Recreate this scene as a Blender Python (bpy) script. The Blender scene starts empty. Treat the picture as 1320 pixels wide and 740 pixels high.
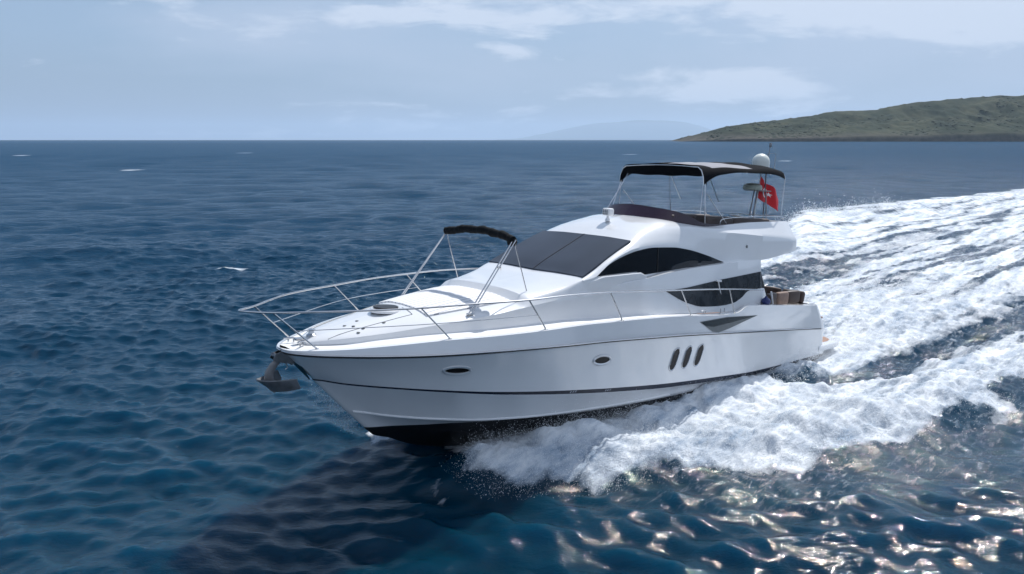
import bpy, math, random
import numpy as np
from mathutils import Matrix, Vector

random.seed(7)
np.random.seed(7)
scene = bpy.context.scene
col = scene.collection
R = math.radians

# ------------------------------------------------------------------ camera
CAM_H = 7.3
F_PX = 950.0
cam_data = bpy.data.cameras.new('camera')
cam_data.lens = F_PX / 1320 * 36
cam_data.sensor_width = 36
cam_data.clip_start = 0.1
cam_data.clip_end = 120000
cam = bpy.data.objects.new('camera', cam_data)
col.objects.link(cam)
cam.location = (0, 0, CAM_H)
cam.rotation_euler = (R(90) - math.atan(190 / F_PX), 0, 0)
scene.camera = cam

# ------------------------------------------------------------------ sky and sun
SUN_AZ, SUN_EL = R(32), R(52)          # azimuth to the right of the view axis (+Y)
world = bpy.data.worlds.new('World')
scene.world = world
world.use_nodes = True
nt = world.node_tree
nt.nodes.clear()


def N(nt, typ, **kw):
    n = nt.nodes.new(typ)
    for k, v in kw.items():
        setattr(n, k, v)
    return n


SKY_VEIL = (3.25, 4.6, 6.6)
wo = N(nt, 'ShaderNodeOutputWorld')
bg = N(nt, 'ShaderNodeBackground')
sky = N(nt, 'ShaderNodeTexSky', sky_type='NISHITA', sun_disc=False)
sky.sun_elevation = SUN_EL
sky.sun_rotation = SUN_AZ
sky.air_density = 1.0
sky.dust_density = 0.7
sky.ozone_density = 2.0
sky.altitude = 0
bg.inputs['Strength'].default_value = 0.10
tc = N(nt, 'ShaderNodeTexCoord')
sep = N(nt, 'ShaderNodeSeparateXYZ')
nt.links.new(tc.outputs['Generated'], sep.inputs[0])


def M(nt, op, a, b=None, c=None, clamp=False):
    n = N(nt, 'ShaderNodeMath', operation=op, use_clamp=clamp)
    for i, v in enumerate((a, b, c)):
        if v is None:
            continue
        if isinstance(v, (int, float)):
            n.inputs[i].default_value = v
        else:
            nt.links.new(v, n.inputs[i])
    return n.outputs[0]


def MIX(nt, fac, a, b):
    n = N(nt, 'ShaderNodeMix', data_type='RGBA')
    for sock, v in ((n.inputs[0], fac), (n.inputs[6], a), (n.inputs[7], b)):
        if isinstance(v, (int, float)):
            sock.default_value = v
        elif isinstance(v, tuple):
            sock.default_value = v if len(v) == 4 else v + (1,)
        else:
            nt.links.new(v, sock)
    return n.outputs[2]


def RAMP(nt, val, stops):
    n = N(nt, 'ShaderNodeValToRGB')
    e = n.color_ramp.elements
    while len(e) < len(stops):
        e.new(0.5)
    for el, (p, c) in zip(e, stops):
        el.position = p
        el.color = (c, c, c, 1) if isinstance(c, (int, float)) else c + (1,)
    nt.links.new(val, n.inputs[0])
    return n.outputs[0]


def NOISE(nt, vec, scale, detail=4, rough=0.55, dist=0.0):
    n = N(nt, 'ShaderNodeTexNoise')
    n.inputs['Scale'].default_value = scale
    n.inputs['Detail'].default_value = detail
    n.inputs['Roughness'].default_value = rough
    n.inputs['Distortion'].default_value = dist
    if vec is not None:
        nt.links.new(vec, n.inputs['Vector'])
    return n.outputs['Fac']


# hazy air towards the horizon, thin veils and heaped clouds, all laid out by sky direction
az = M(nt, 'DIVIDE', sep.outputs[0], M(nt, 'MAXIMUM', M(nt, 'ABSOLUTE', sep.outputs[1]), 0.05))
el = sep.outputs[2]
cmb = N(nt, 'ShaderNodeCombineXYZ')
nt.links.new(M(nt, 'MULTIPLY', sep.outputs[0], 1.0), cmb.inputs[0])
nt.links.new(M(nt, 'MULTIPLY', sep.outputs[1], 1.0), cmb.inputs[1])
nt.links.new(M(nt, 'MULTIPLY', sep.outputs[2], 4.0), cmb.inputs[2])
c1 = NOISE(nt, cmb.outputs[0], 1.9, 8, 0.52, 0.25)
veil = RAMP(nt, M(nt, 'ADD', c1, M(nt, 'MULTIPLY', az, 0.17)), [(0.43, 0.0), (0.66, 1.0)])
c2 = NOISE(nt, cmb.outputs[0], 6.5, 9, 0.60, 0.3)


def blob(a0, e0, wa, we, amp):
    da = M(nt, 'DIVIDE', M(nt, 'SUBTRACT', az, a0), wa)
    de = M(nt, 'DIVIDE', M(nt, 'SUBTRACT', el, e0), we)
    q = M(nt, 'ADD', M(nt, 'MULTIPLY', da, da), M(nt, 'MULTIPLY', de, de))
    return M(nt, 'MULTIPLY', M(nt, 'EXPONENT', M(nt, 'MULTIPLY', q, -1.0)), amp)


front_ = M(nt, 'GREATER_THAN', sep.outputs[1], 0.0)
heap = M(nt, 'ADD', blob(0.285, 0.066, 0.085, 0.026, 0.34), blob(0.60, 0.160, 0.28, 0.045, 0.55))
heap = M(nt, 'ADD', heap, blob(0.08, 0.062, 0.06, 0.012, 0.20))
heap = M(nt, 'ADD', heap, blob(0.15, 0.186, 0.22, 0.014, 0.26))
heap = M(nt, 'ADD', heap, blob(-0.16, 0.150, 0.30, 0.018, 0.16))
heap = M(nt, 'MULTIPLY', heap, front_)
puff = RAMP(nt, M(nt, 'ADD', c2, heap), [(0.59, 0.0), (0.72, 1.0)])
low = RAMP(nt, el, [(0.0, 0.92), (0.10, 0.80), (0.22, 0.62), (0.6, 0.30), (1.0, 0.2)])
skyc = MIX(nt, low, sky.outputs[0], MIX(nt, RAMP(nt, el, [(0.0, 0.0), (0.12, 1.0)]), (3.0, 4.0, 5.6), SKY_VEIL))
# unseen brighter sky added behind the viewer to lift the shaded hull side
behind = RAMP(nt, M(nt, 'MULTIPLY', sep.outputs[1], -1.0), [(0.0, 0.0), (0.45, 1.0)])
skyc = MIX(nt, M(nt, 'MULTIPLY', veil, 0.75), skyc, (4.8, 5.85, 7.6))
skyc = MIX(nt, M(nt, 'MULTIPLY', puff, 0.85), skyc, (6.5, 7.4, 8.9))
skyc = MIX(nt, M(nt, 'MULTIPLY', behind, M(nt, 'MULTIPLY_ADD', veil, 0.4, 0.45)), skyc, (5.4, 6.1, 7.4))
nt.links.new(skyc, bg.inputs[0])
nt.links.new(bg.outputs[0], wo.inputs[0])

sun_d = bpy.data.lights.new('sun', 'SUN')
sun_d.energy = 4.2
sun_d.angle = R(0.5)
sun_d.color = (1.0, 0.985, 0.96)
sun = bpy.data.objects.new('sun', sun_d)
col.objects.link(sun)
sdir = Vector((math.sin(SUN_AZ) * math.cos(SUN_EL), math.cos(SUN_AZ) * math.cos(SUN_EL), math.sin(SUN_EL)))
sun.rotation_euler = sdir.to_track_quat('Z', 'Y').to_euler()

vs = scene.view_settings
scene.display_settings.display_device = 'sRGB'
vs.view_transform = 'Standard'
vs.look = 'None'
vs.exposure = 0.10
vs.gamma = 1.0
vs.use_curve_mapping = False
scene.cycles.use_denoising = True
scene.cycles.max_bounces = 8
scene.cycles.volume_bounces = 0
scene.cycles.transparent_max_bounces = 12
scene.cycles.caustics_reflective = False
scene.cycles.caustics_refractive = False
scene.cycles.sample_clamp_indirect = 1.5


# ------------------------------------------------------------------ materials
def newmat(name):
    m = bpy.data.materials.new(name)
    m.use_nodes = True
    t = m.node_tree
    return m, t, t.nodes['Principled BSDF']


def simple(name, color, rough=0.5, metal=0.0, var=0.0, scale=6.0, bump=0.0, bscale=40.0, spec=0.5, coat=0.0, alpha=1.0):
    m, t, p = newmat(name)
    p.inputs['Roughness'].default_value = rough
    p.inputs['Metallic'].default_value = metal
    p.inputs['Specular IOR Level'].default_value = spec
    p.inputs['Coat Weight'].default_value = coat
    p.inputs['Coat Roughness'].default_value = 0.05
    p.inputs['Alpha'].default_value = alpha
    c = tuple(color)
    tcn = N(t, 'ShaderNodeTexCoord')
    if var > 0:
        n = NOISE(t, tcn.outputs['Object'], scale, 5, 0.6)
        n2 = RAMP(t, n, [(0.3, 0.0), (0.7, 1.0)])
        lo = tuple(v * (1 - var) for v in c)
        t.links.new(MIX(t, n2, lo, c), p.inputs['Base Color'])
    else:
        p.inputs['Base Color'].default_value = c + (1,)
    if bump > 0:
        b = N(t, 'ShaderNodeBump')
        b.inputs['Strength'].default_value = 1.0
        b.inputs['Distance'].default_value = bump
        t.links.new(NOISE(t, tcn.outputs['Object'], bscale, 3, 0.6), b.inputs['Height'])
        t.links.new(b.outputs[0], p.inputs['Normal'])
    return m


GEL = simple('gelcoat', (0.80, 0.80, 0.805), 0.22, var=0.05, scale=1.1, bump=0.002, bscale=1.2, coat=1.0)
DECK = simple('deck_nonskid', (0.80, 0.80, 0.80), 0.55, var=0.06, scale=3.0, bump=0.0015, bscale=220)
BOOT = simple('antifouling', (0.006, 0.007, 0.009), 0.45, var=0.3, scale=3)
STRIPE = simple('stripe_navy', (0.010, 0.013, 0.028), 0.25)
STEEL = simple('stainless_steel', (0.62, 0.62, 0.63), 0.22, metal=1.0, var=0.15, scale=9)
DARKSTEEL = simple('dark_steel', (0.25, 0.25, 0.26), 0.32, metal=1.0, var=0.35, scale=8)  # darker steel for stem guard, anchor roller, mast and searchlight lens
GLASS = simple('tinted_glass', (0.008, 0.008, 0.010), 0.07, var=0.5, scale=1.2, spec=0.30)
WGLASS = simple('windshield_glass', (0.026, 0.030, 0.044), 0.22, var=0.45, scale=0.9, spec=0.6)
AFTGLASS = simple('aft_window_glass', (0.045, 0.046, 0.048), 0.12, var=0.9, scale=3.2, spec=0.35)
ACRYL = simple('purple_acrylic', (0.040, 0.020, 0.036), 0.10, var=0.3, scale=1.5, alpha=0.93)
RUBBER = simple('black_rubber', (0.015, 0.015, 0.016), 0.5)
CANVAS = simple('black_canvas', (0.008, 0.009, 0.012), 0.95, var=0.35, scale=4, bump=0.008, bscale=7, spec=0.08)
ROLL = simple('rolled_canvas', (0.006, 0.008, 0.010), 0.9, var=0.4, scale=14, bump=0.02, bscale=22, spec=0.2)
PANEL = simple('grey_canvas', (0.27, 0.27, 0.30), 0.8, var=0.2, scale=4, bump=0.01, bscale=6)
LEATHER = simple('brown_upholstery', (0.055, 0.032, 0.026), 0.5, var=0.3, scale=6, bump=0.006, bscale=9)
CUSHION = simple('tan_cushion', (0.27, 0.19, 0.155), 0.8, var=0.3, scale=5, bump=0.01, bscale=8)
TEAK = simple('teak', (0.30, 0.15, 0.09), 0.6, var=0.3, scale=12)
DOME = simple('dome_plastic', (0.72, 0.74, 0.68), 0.35, var=0.06, scale=3)
DOME2 = simple('radar_plastic', (0.42, 0.46, 0.38), 0.35, var=0.1, scale=3)
BLUE = simple('blue_vinyl', (0.012, 0.025, 0.13), 0.35, var=0.2, scale=8)
WHITEP = simple('white_plastic', (0.75, 0.75, 0.76), 0.4, var=0.05)
GREYP = simple('grey_plastic', (0.16, 0.17, 0.17), 0.4, var=0.2)
RIM = simple('polished_rim', (0.75, 0.75, 0.76), 0.30, metal=0.6)
DARKV = simple('dark_vent', (0.016, 0.013, 0.013), 0.35, var=0.4, scale=7, spec=0.2)
SCOOP = simple('scoop_grille', (0.012, 0.022, 0.026), 0.25, var=0.4, scale=5)
MARK = simple('pale_lettering', (0.42, 0.44, 0.48), 0.4)


def sunpad_mat():
    m, t, p = newmat('sunpad_planks')
    tcn = N(t, 'ShaderNodeTexCoord')
    s = N(t, 'ShaderNodeSeparateXYZ')
    t.links.new(tcn.outputs['Object'], s.inputs[0])
    fr = M(t, 'FRACT', M(t, 'MULTIPLY', s.outputs[1], 7.5))
    line = M(t, 'LESS_THAN', fr, 0.17)
    n = NOISE(t, tcn.outputs['Object'], 5, 5, 0.6)
    base = MIX(t, n, (0.74, 0.73, 0.73), (0.82, 0.81, 0.80))
    t.links.new(MIX(t, line, base, (0.36, 0.36, 0.39)), p.inputs['Base Color'])
    p.inputs['Roughness'].default_value = 0.6
    return m


SUNPAD = sunpad_mat()


# ------------------------------------------------------------------ mesh helpers
def pchip(xs, ys, x):
    """monotone cubic interpolation; xs may run either way"""
    xs = np.asarray(xs, float)
    ys = np.asarray(ys, float)
    if xs[0] > xs[-1]:
        xs, ys = xs[::-1], ys[::-1]
    h = np.diff(xs)
    d = np.diff(ys) / h
    m = np.zeros(len(xs))
    m[0], m[-1] = d[0], d[-1]
    for i in range(1, len(xs) - 1):
        if d[i - 1] * d[i] > 0:
            w1, w2 = 2 * h[i] + h[i - 1], h[i] + 2 * h[i - 1]
            m[i] = (w1 + w2) / (w1 / d[i - 1] + w2 / d[i])
    x = np.clip(np.asarray(x, float), xs[0], xs[-1])
    i = np.clip(np.searchsorted(xs, x) - 1, 0, len(xs) - 2)
    t = (x - xs[i]) / h[i]
    return ((1 + 2 * t) * (1 - t) ** 2 * ys[i] + t * (1 - t) ** 2 * h[i] * m[i]
            + t * t * (3 - 2 * t) * ys[i + 1] + t * t * (t - 1) * h[i] * m[i + 1])


class MB:
    def __init__(self):
        self.v, self.f, self.mi = [], [], []
        self.cur = 0

    def add(self, verts, faces):
        o = len(self.v)
        self.v += [tuple(map(float, p)) for p in verts]
        self.f += [tuple(i + o for i in f) for f in faces]
        self.mi += [self.cur] * len(faces)
        return self

    def grid(self, P, close_u=False, close_v=False):
        """P: array (nu, nv, 3)"""
        P = np.asarray(P, float)
        nu, nv = P.shape[:2]
        fs = []
        for i in range(nu if close_u else nu - 1):
            for j in range(nv if close_v else nv - 1):
                a, b = i, (i + 1) % nu
                c, d = j, (j + 1) % nv
                fs.append((a * nv + c, b * nv + c, b * nv + d, a * nv + d))
        return self.add(P.reshape(-1, 3), fs)

    def mgrid(self, P):
        P = np.asarray(P, float)
        self.grid(P)
        return self.grid((P * [1, -1, 1])[:, ::-1])

    def box(self, c, s, rz=0.0, ry=0.0, bev=0.0):
        cx, cy_, cz = c
        hx, hy, hz = s[0] / 2, s[1] / 2, s[2] / 2
        b = min(bev, hx * .9, hy * .9, hz * .9)
        if b <= 0:
            vs_ = [(x, y, z) for x in (-hx, hx) for y in (-hy, hy) for z in (-hz, hz)]
            fs = [(0, 1, 3, 2), (4, 6, 7, 5), (0, 4, 5, 1), (2, 3, 7, 6), (0, 2, 6, 4), (1, 5, 7, 3)]
        else:
            # rounded slab: stacked superellipse-like outlines
            rings = []
            lv = [(-hz, b), (-hz + b * .3, b * .3), (-hz + b, 0), (hz - b, 0), (hz - b * .3, b * .3), (hz, b)]
            for z, ins in lv:
                ring = []
                for sx, sy, a0 in ((1, 1, 0), (-1, 1, 90), (-1, -1, 180), (1, -1, 270)):
                    for k in range(4):
                        a = R(a0 + 30 * k)
                        ring.append((sx * (hx - b - 0) + math.cos(a) * (b - ins * .9), sy * (hy - b) + math.sin(a) * (b - ins * .9), z))
                rings.append(ring)
            n = len(rings[0])
            vs_ = [p for r_ in rings for p in r_]
            fs = [(i * n + j, i * n + (j + 1) % n, (i + 1) * n + (j + 1) % n, (i + 1) * n + j) for i in range(len(rings) - 1) for j in range(n)]
            fs += [tuple(range(n))[::-1], tuple((len(rings) - 1) * n + j for j in range(n))]
        out = []
        for x, y, z in vs_:
            x, z = x * math.cos(ry) + z * math.sin(ry), -x * math.sin(ry) + z * math.cos(ry)
            x, y = x * math.cos(rz) - y * math.sin(rz), x * math.sin(rz) + y * math.cos(rz)
            out.append((x + cx, y + cy_, z + cz))
        return self.add(out, fs)

    def tube(self, path, r, n=8, cap=True, smooth=0):
        P = [np.array(p, float) for p in path]
        if smooth:
            t = np.linspace(0, 1, len(P))
            A = np.array(P)
            tt = np.linspace(0, 1, (len(P) - 1) * smooth + 1)
            P = list(np.stack([catmull(t, A[:, k], tt) for k in range(3)], 1))
        m = len(P)
        rr = r if isinstance(r, (list, tuple, np.ndarray)) else [r] * m
        if len(rr) != m:
            rr = np.interp(np.linspace(0, 1, m), np.linspace(0, 1, len(rr)), rr)
        T = [P[min(i + 1, m - 1)] - P[max(i - 1, 0)] for i in range(m)]
        T = [t_ / (np.linalg.norm(t_) + 1e-9) for t_ in T]
        up = np.array([0, 0, 1.0]) if abs(T[0][2]) < .9 else np.array([1.0, 0, 0])
        rows = []
        for i in range(m):
            a = np.cross(T[i], up)
            a /= np.linalg.norm(a) + 1e-9
            b = np.cross(a, T[i])
            up = b
            rows.append([P[i] + rr[i] * (math.cos(2 * math.pi * k / n) * a + math.sin(2 * math.pi * k / n) * b) for k in range(n)])
        o = len(self.v)
        self.grid(np.array(rows), close_v=True)
        if cap:
            self.f += [tuple(o + k for k in range(n)), tuple(o + (m - 1) * n + k for k in range(n))[::-1]]
            self.mi += [self.cur] * 2
        return self

    def lathe(self, c, prof, n=24, ax='z', sc=(1, 1)):
        rows = []
        for r, h in prof:
            row = []
            for k in range(n):
                a = 2 * math.pi * k / n
                p = (r * math.cos(a) * sc[0], r * math.sin(a) * sc[1], h)
                if ax == 'x':
                    p = (p[2], p[0], p[1])
                if ax == 'y':
                    p = (p[0], p[2], p[1])
                row.append((p[0] + c[0], p[1] + c[1], p[2] + c[2]))
            rows.append(row)
        return self.grid(np.array(rows), close_v=True)

    def build(self, name, mats, parent=None, angle=32, off=None, smooth=True):
        me = bpy.data.meshes.new(name)
        v = np.array(self.v, float)
        if off is not None:
            v = v - np.array(off)
        me.from_pydata(v.tolist(), [], self.f)
        mats = mats if isinstance(mats, (list, tuple)) else [mats]
        for m in mats:
            me.materials.append(m)
        if len(mats) > 1:
            me.polygons.foreach_set('material_index', self.mi)
        if smooth:
            me.polygons.foreach_set('use_smooth', [True] * len(me.polygons))
            me.set_sharp_from_angle(angle=R(angle))
        me.validate()
        me.update()
        o = bpy.data.objects.new(name, me)
        col.objects.link(o)
        if parent:
            o.parent = parent
        return o


def catmull(t, y, tt):
    y = np.asarray(y, float)
    n = len(y)
    u = np.clip(np.asarray(tt) * (n - 1), 0, n - 1 - 1e-9)
    i = u.astype(int)
    f = u - i
    p0, p1, p2, p3 = y[np.maximum(i - 1, 0)], y[i], y[np.minimum(i + 1, n - 1)], y[np.minimum(i + 2, n - 1)]
    return 0.5 * (2 * p1 + (p2 - p0) * f + (2 * p0 - 5 * p1 + 4 * p2 - p3) * f ** 2 + (3 * p1 - p0 - 3 * p2 + p3) * f ** 3)


def tag(o, label=None, cat=None, group=None, kind=None):
    for k, v in (('label', label), ('category', cat), ('group', group), ('kind', kind)):
        if v:
            o[k] = v
    return o


# ------------------------------------------------------------------ value noise (numpy)
def _h(ix, iy, seed):
    n = (ix.astype(np.int64) * 374761393 + iy.astype(np.int64) * 668265263 + seed * 974711) & 0xffffffff
    n = ((n ^ (n >> 13)) * 1274126177) & 0xffffffff
    return ((n ^ (n >> 16)) & 0xffff) / 65535.0


def vnoise(x, y, seed=0):
    ix, iy = np.floor(x), np.floor(y)
    fx, fy = x - ix, y - iy
    fx, fy = fx * fx * fx * (fx * (fx * 6 - 15) + 10), fy * fy * fy * (fy * (fy * 6 - 15) + 10)
    a, b = _h(ix, iy, seed), _h(ix + 1, iy, seed)
    c, d = _h(ix, iy + 1, seed), _h(ix + 1, iy + 1, seed)
    return (a * (1 - fx) + b * fx) * (1 - fy) + (c * (1 - fx) + d * fx) * fy


def fbm(x, y, octs, seed=0, gain=0.5):
    s, a, t = 0, 1.0, 0
    for k in range(octs):
        ca, sa = math.cos(k * 1.1), math.sin(k * 1.1)
        s = s + a * vnoise((x * ca - y * sa) * 2 ** k + 17 * k, (x * sa + y * ca) * 2 ** k, seed + k)
        t += a
        a *= gain
    return s / t


def sst(a, b, x):
    t = np.clip((x - a) / (b - a), 0, 1)
    return t * t * (3 - 2 * t)


# ------------------------------------------------------------------ boat frame
FW = Vector((-0.730750786803133, -0.6781208790956897, 0.07845610824589175))
PT = Vector((0.6806949491940733, -0.7325150057984299, 0.008726535498373935))
UPV = Vector((0.05155263066304456, 0.05978159929790422, 0.9968793741757851))
BOW = Vector((-4.413147915070783, 13.603047293610572, CAM_H - 3.9631843014803723))
OFF = (-10.0, 0.0, -2.9)
rot = Matrix((FW, PT, UPV)).transposed()
boat_mat = Matrix.Translation(BOW + rot @ Vector(OFF)) @ rot.to_4x4()


def bw(p):
    """boat coordinates (origin at the bow tip) -> world"""
    return BOW + rot @ Vector(p)


# ------------------------------------------------------------------ sea
FH = np.array([-0.7325429, -0.68072087])
NH = np.array([0.68072087, -0.7325429])
B0 = np.array([BOW.x, BOW.y])


def axis(lo, hi, d, far_lo, far_hi, g):
    a = list(np.arange(lo, hi, d))
    s, x = d, a[-1]
    while x < far_hi:
        s *= g
        x += s
        a.append(x)
    s, x, b = d, a[0], []
    while x > far_lo:
        s *= g
        x -= s
        b.append(x)
    return np.array(b[::-1] + a)


def edge_y(s):
    return np.interp(s, [1.6, 2.4, 3.3, 4.6, 6.2, 7.1, 9.3, 11.4, 14, 18, 25, 35, 50, 115, 200],
                     [1.6, 2.0, 2.6, 3.6, 4.2, 4.9, 6.2, 7.0, 7.8, 8.7, 10.4, 13, 16.5, 17.5, 18])


def hull_y(s):
    return np.interp(s, [1.5, 2.5, 3.2, 4.6, 5.7, 7.1, 10, 13, 18.8, 18.9], [0, .3, .7, 1.2, 1.55, 1.8, 2.05, 2.12, 2.1, 0.0])


def wake(X, Y):
    """foam amount 0-1, aerated amount 0-1 and height of the wake at world points"""
    dx, dy = X - B0[0], Y - B0[1]
    s = -(dx * FH[0] + dy * FH[1])
    y = dx * NH[0] + dy * NH[1]
    ay = np.abs(y)
    E_far = np.interp(s, [0, 3.5, 7, 14, 20, 28, 36, 45, 52, 60, 80, 115, 200], [1.6, 2.4, 4.4, 6.2, 7.0, 7.8, 9.2, 13, 16.6, 19, 18.2, 16, 16])
    E_ = np.where(y > 0, edge_y(s), E_far)
    big = fbm(s * .22 + 3, y * .5, 4, 11) - .5
    mid = fbm(s * .9, y * 1.3, 4, 23) - .5
    lobes = fbm(s * .55, y * .35 + 8, 3, 31) - .5
    d = E_ - ay + lobes * 1.4 + mid * 1.6 + big * np.clip(s * .05, 0, 3)
    smin = 3.35 - .95 * sst(0, 1.3, ay)
    foam = sst(-.15, 1.0, d) * sst(-.1, .9, s - smin + mid * 1.6 + lobes * .8)
    # dark glassy troughs on either side of the stern
    yt = np.interp(s, [11, 14, 18, 24, 34, 50, 80], [2.0, 2.35, 3.9, 4.6, 5.2, 6.4, 8])
    wt = np.interp(s, [11, 14, 18, 24, 34, 60], [.15, .45, .75, 1.0, 1.4, 1.8])
    tr = np.exp(-((ay - yt + mid * .8) / wt) ** 2) * sst(11.5, 14.5, s) * (1 - sst(45, 80, s))
    tr = tr * (.72 + .42 * sst(.40, .56, fbm(s * .5, y * 1.6, 4, 53)))
    tr = np.clip(tr, 0, 1) * np.where(y > 0, 1.0, 1 - .6 * sst(28, 42, s))
    foam = foam * (1 - .85 * np.clip(tr * 1.15, 0, 1))
    # water torn open further behind, streaks along the track
    st = fbm(s * .10, y * 1.1 + 5, 5, 41)
    hole = sst(.54, .70, st) * sst(22, 40, s) * .55
    foam = foam * (1 - hole)
    foam = foam * (1 - .22 * sst(16, 40, s)) * (1 - .25 * sst(70, 160, s))
    foam = foam * (1 - sst(170, 260, s))
    st2 = fbm(s * .3, y * 2.2, 4, 47)
    foam = foam * (1 - .40 * sst(.57, .72, st2) * sst(10, 18, s))
    aer = sst(-3.2, -.3, E_ - ay + big * 2.5) * sst(3.5, 9, s) * (1 - sst(150, 240, s))
    # heights
    ramp = sst(0, 1.2, s - smin + mid)
    crest = np.exp(-((ay - (E_ - 1.5)) / np.interp(s, [4, 20, 60], [.8, 1.5, 3.0])) ** 2)
    amp = np.interp(s, [3, 6, 12, 20, 36, 52, 62, 90, 160], [.35, .5, .55, .45, .6, 1.25, 1.1, .5, .2])
    h = crest * amp * ramp
    near = np.exp(-((ay - hull_y(s) - .25) / .7) ** 2) * np.interp(s, [3.0, 4.4, 6, 9, 11.5, 14, 16.5, 18.5], [.1, .28, .34, .46, .58, .48, .22, 0])
    h = h + near
    h = h - tr * .42
    stern = np.exp(-((s - 20.5) / 2.0) ** 2 - (y / 1.8) ** 2) * -.35 + np.exp(-((s - 27) / 4) ** 2 - (y / 2.6) ** 2) * .45
    h = h + stern
    # long outer swell thrown off the far side
    h = h + .55 * np.exp(-((ay - E_ * 1.0 - .17 * s) / 4.5) ** 2) * sst(40, 110, s) * (1 - sst(260, 420, s))
    return foam, aer, h, s, y


# wind sea: directional sum of trochoidal waves
_rng = np.random.RandomState(5)
WAVES = []
for i in range(110):
    lam = 0.36 * (10.5 / 0.36) ** _rng.rand()
    th = R(-104) + _rng.randn() * R(34)
    k = 2 * math.pi / lam
    amp = 0.0062 * lam ** 0.45 * (0.6 + 0.8 * _rng.rand()) * (1.35 if lam < 1.1 else 1.0)
    WAVES.append((k * math.cos(th), k * math.sin(th), lam, amp, _rng.rand() * 6.283))


for i in range(34):
    lam = 9.0 * (30 / 9.0) ** _rng.rand()
    th = R(-100) + _rng.randn() * R(26)
    k = 2 * math.pi / lam
    WAVES.append((k * math.cos(th), k * math.sin(th), lam, 0.0017 * lam * (0.5 + _rng.rand()), _rng.rand() * 6.283))


def sea_points(X, Y, sp):
    DX, DY, DZ = np.zeros_like(X), np.zeros_like(X), np.zeros_like(X)
    for kx, ky, lam, a, ph in WAVES:
        w = np.clip((lam / sp - 2.5) / 2.5, 0, 1)
        if not w.any():
            continue
        p = kx * X + ky * Y + ph
        k = math.hypot(kx, ky)
        DZ += w * a * np.cos(p)
        sn = np.sin(p) * a * w * 0.42
        DX -= sn * kx / k
        DY -= sn * ky / k
    return DX, DY, DZ


def build_sea():
    ax_ = axis(-17, 34, .08, -15000, 15000, 1.015)
    ay_ = axis(5.5, 42, .08, -40, 10500, 1.015)
    X, Y = np.meshgrid(ax_, ay_, indexing='ij')
    gx, gy = np.gradient(ax_), np.gradient(ay_)
    sp = np.maximum(gx[:, None], gy[None, :])
    DX, DY, DZ = sea_points(X, Y, sp)
    foam, aer, h, s, y = wake(X, Y)
    calm = 1 - .55 * aer
    DZ *= calm
    DZ += h
    lump = (fbm(X * 1.1, Y * 1.1, 4, 61) - .5) * .60 - np.abs(fbm(X * 2.6, Y * 2.6, 4, 67) - .5) * .65 * np.clip((.5 - sp) * 3, 0, 1)
    plat = np.exp(-((s - 19.4) / 2.0) ** 4 - ((y - .6) / 3.6) ** 4)
    DZ = DZ * (1 - plat) - .22 * plat
    lump = lump * (1 - .8 * plat)
    near = 1 - sst(16, 60, s)
    DZ += foam * lump * (.14 + .58 * near) * np.clip(1.5 - sp, 0, 1)
    rip = (fbm(X * 2.2, Y * 2.2, 4, 71) - .5) * .16
    DZ += aer * rip * np.clip(1 - sp, 0, 1)
    # whitecaps: a few breaking crests
    for (wx, wy, L_, W_) in ((-92.6, 183.5, 4.2, 2.2), (-16.0, 41.8, 1.1, .28), (-150, 420, 6, 3), (60, 380, 5, 3), (20, 150, 1.4, .5),
                             (-60, 75, .9, .35), (95, 260, 3, 1.6), (-230, 350, 5, 3)):
        q = np.exp(-((X - wx) / L_) ** 2 - ((Y - wy) / W_) ** 2)
        foam = np.maximum(foam, np.clip(q * 1.15, 0, 1) * .8)
    P = np.stack([X + DX * calm, Y + DY * calm, DZ], -1).reshape(-1, 3)
    nu, nv = X.shape
    me = bpy.data.meshes.new('sea')
    me.vertices.add(len(P))
    me.vertices.foreach_set('co', P.astype(np.float32).ravel())
    I = np.arange(nu * nv).reshape(nu, nv)
    Q = np.stack([I[:-1, :-1], I[1:, :-1], I[1:, 1:], I[:-1, 1:]], -1).reshape(-1, 4)
    me.loops.add(Q.size)
    me.polygons.add(len(Q))
    me.loops.foreach_set('vertex_index', Q.ravel().astype(np.int32))
    me.polygons.foreach_set('loop_start', (np.arange(len(Q)) * 4).astype(np.int32))
    me.polygons.foreach_set('loop_total', np.full(len(Q), 4, np.int32))
    me.update(calc_edges=True)
    me.polygons.foreach_set('use_smooth', np.ones(len(Q), bool))
    for nm, arr in (('foam', foam), ('aerated', aer)):
        a = me.attributes.new(nm, 'FLOAT', 'POINT')
        a.data.foreach_set('value', arr.astype(np.float32).ravel())
    o = bpy.data.objects.new('sea', me)
    col.objects.link(o)
    tag(o, kind='structure')
    return o


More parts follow.
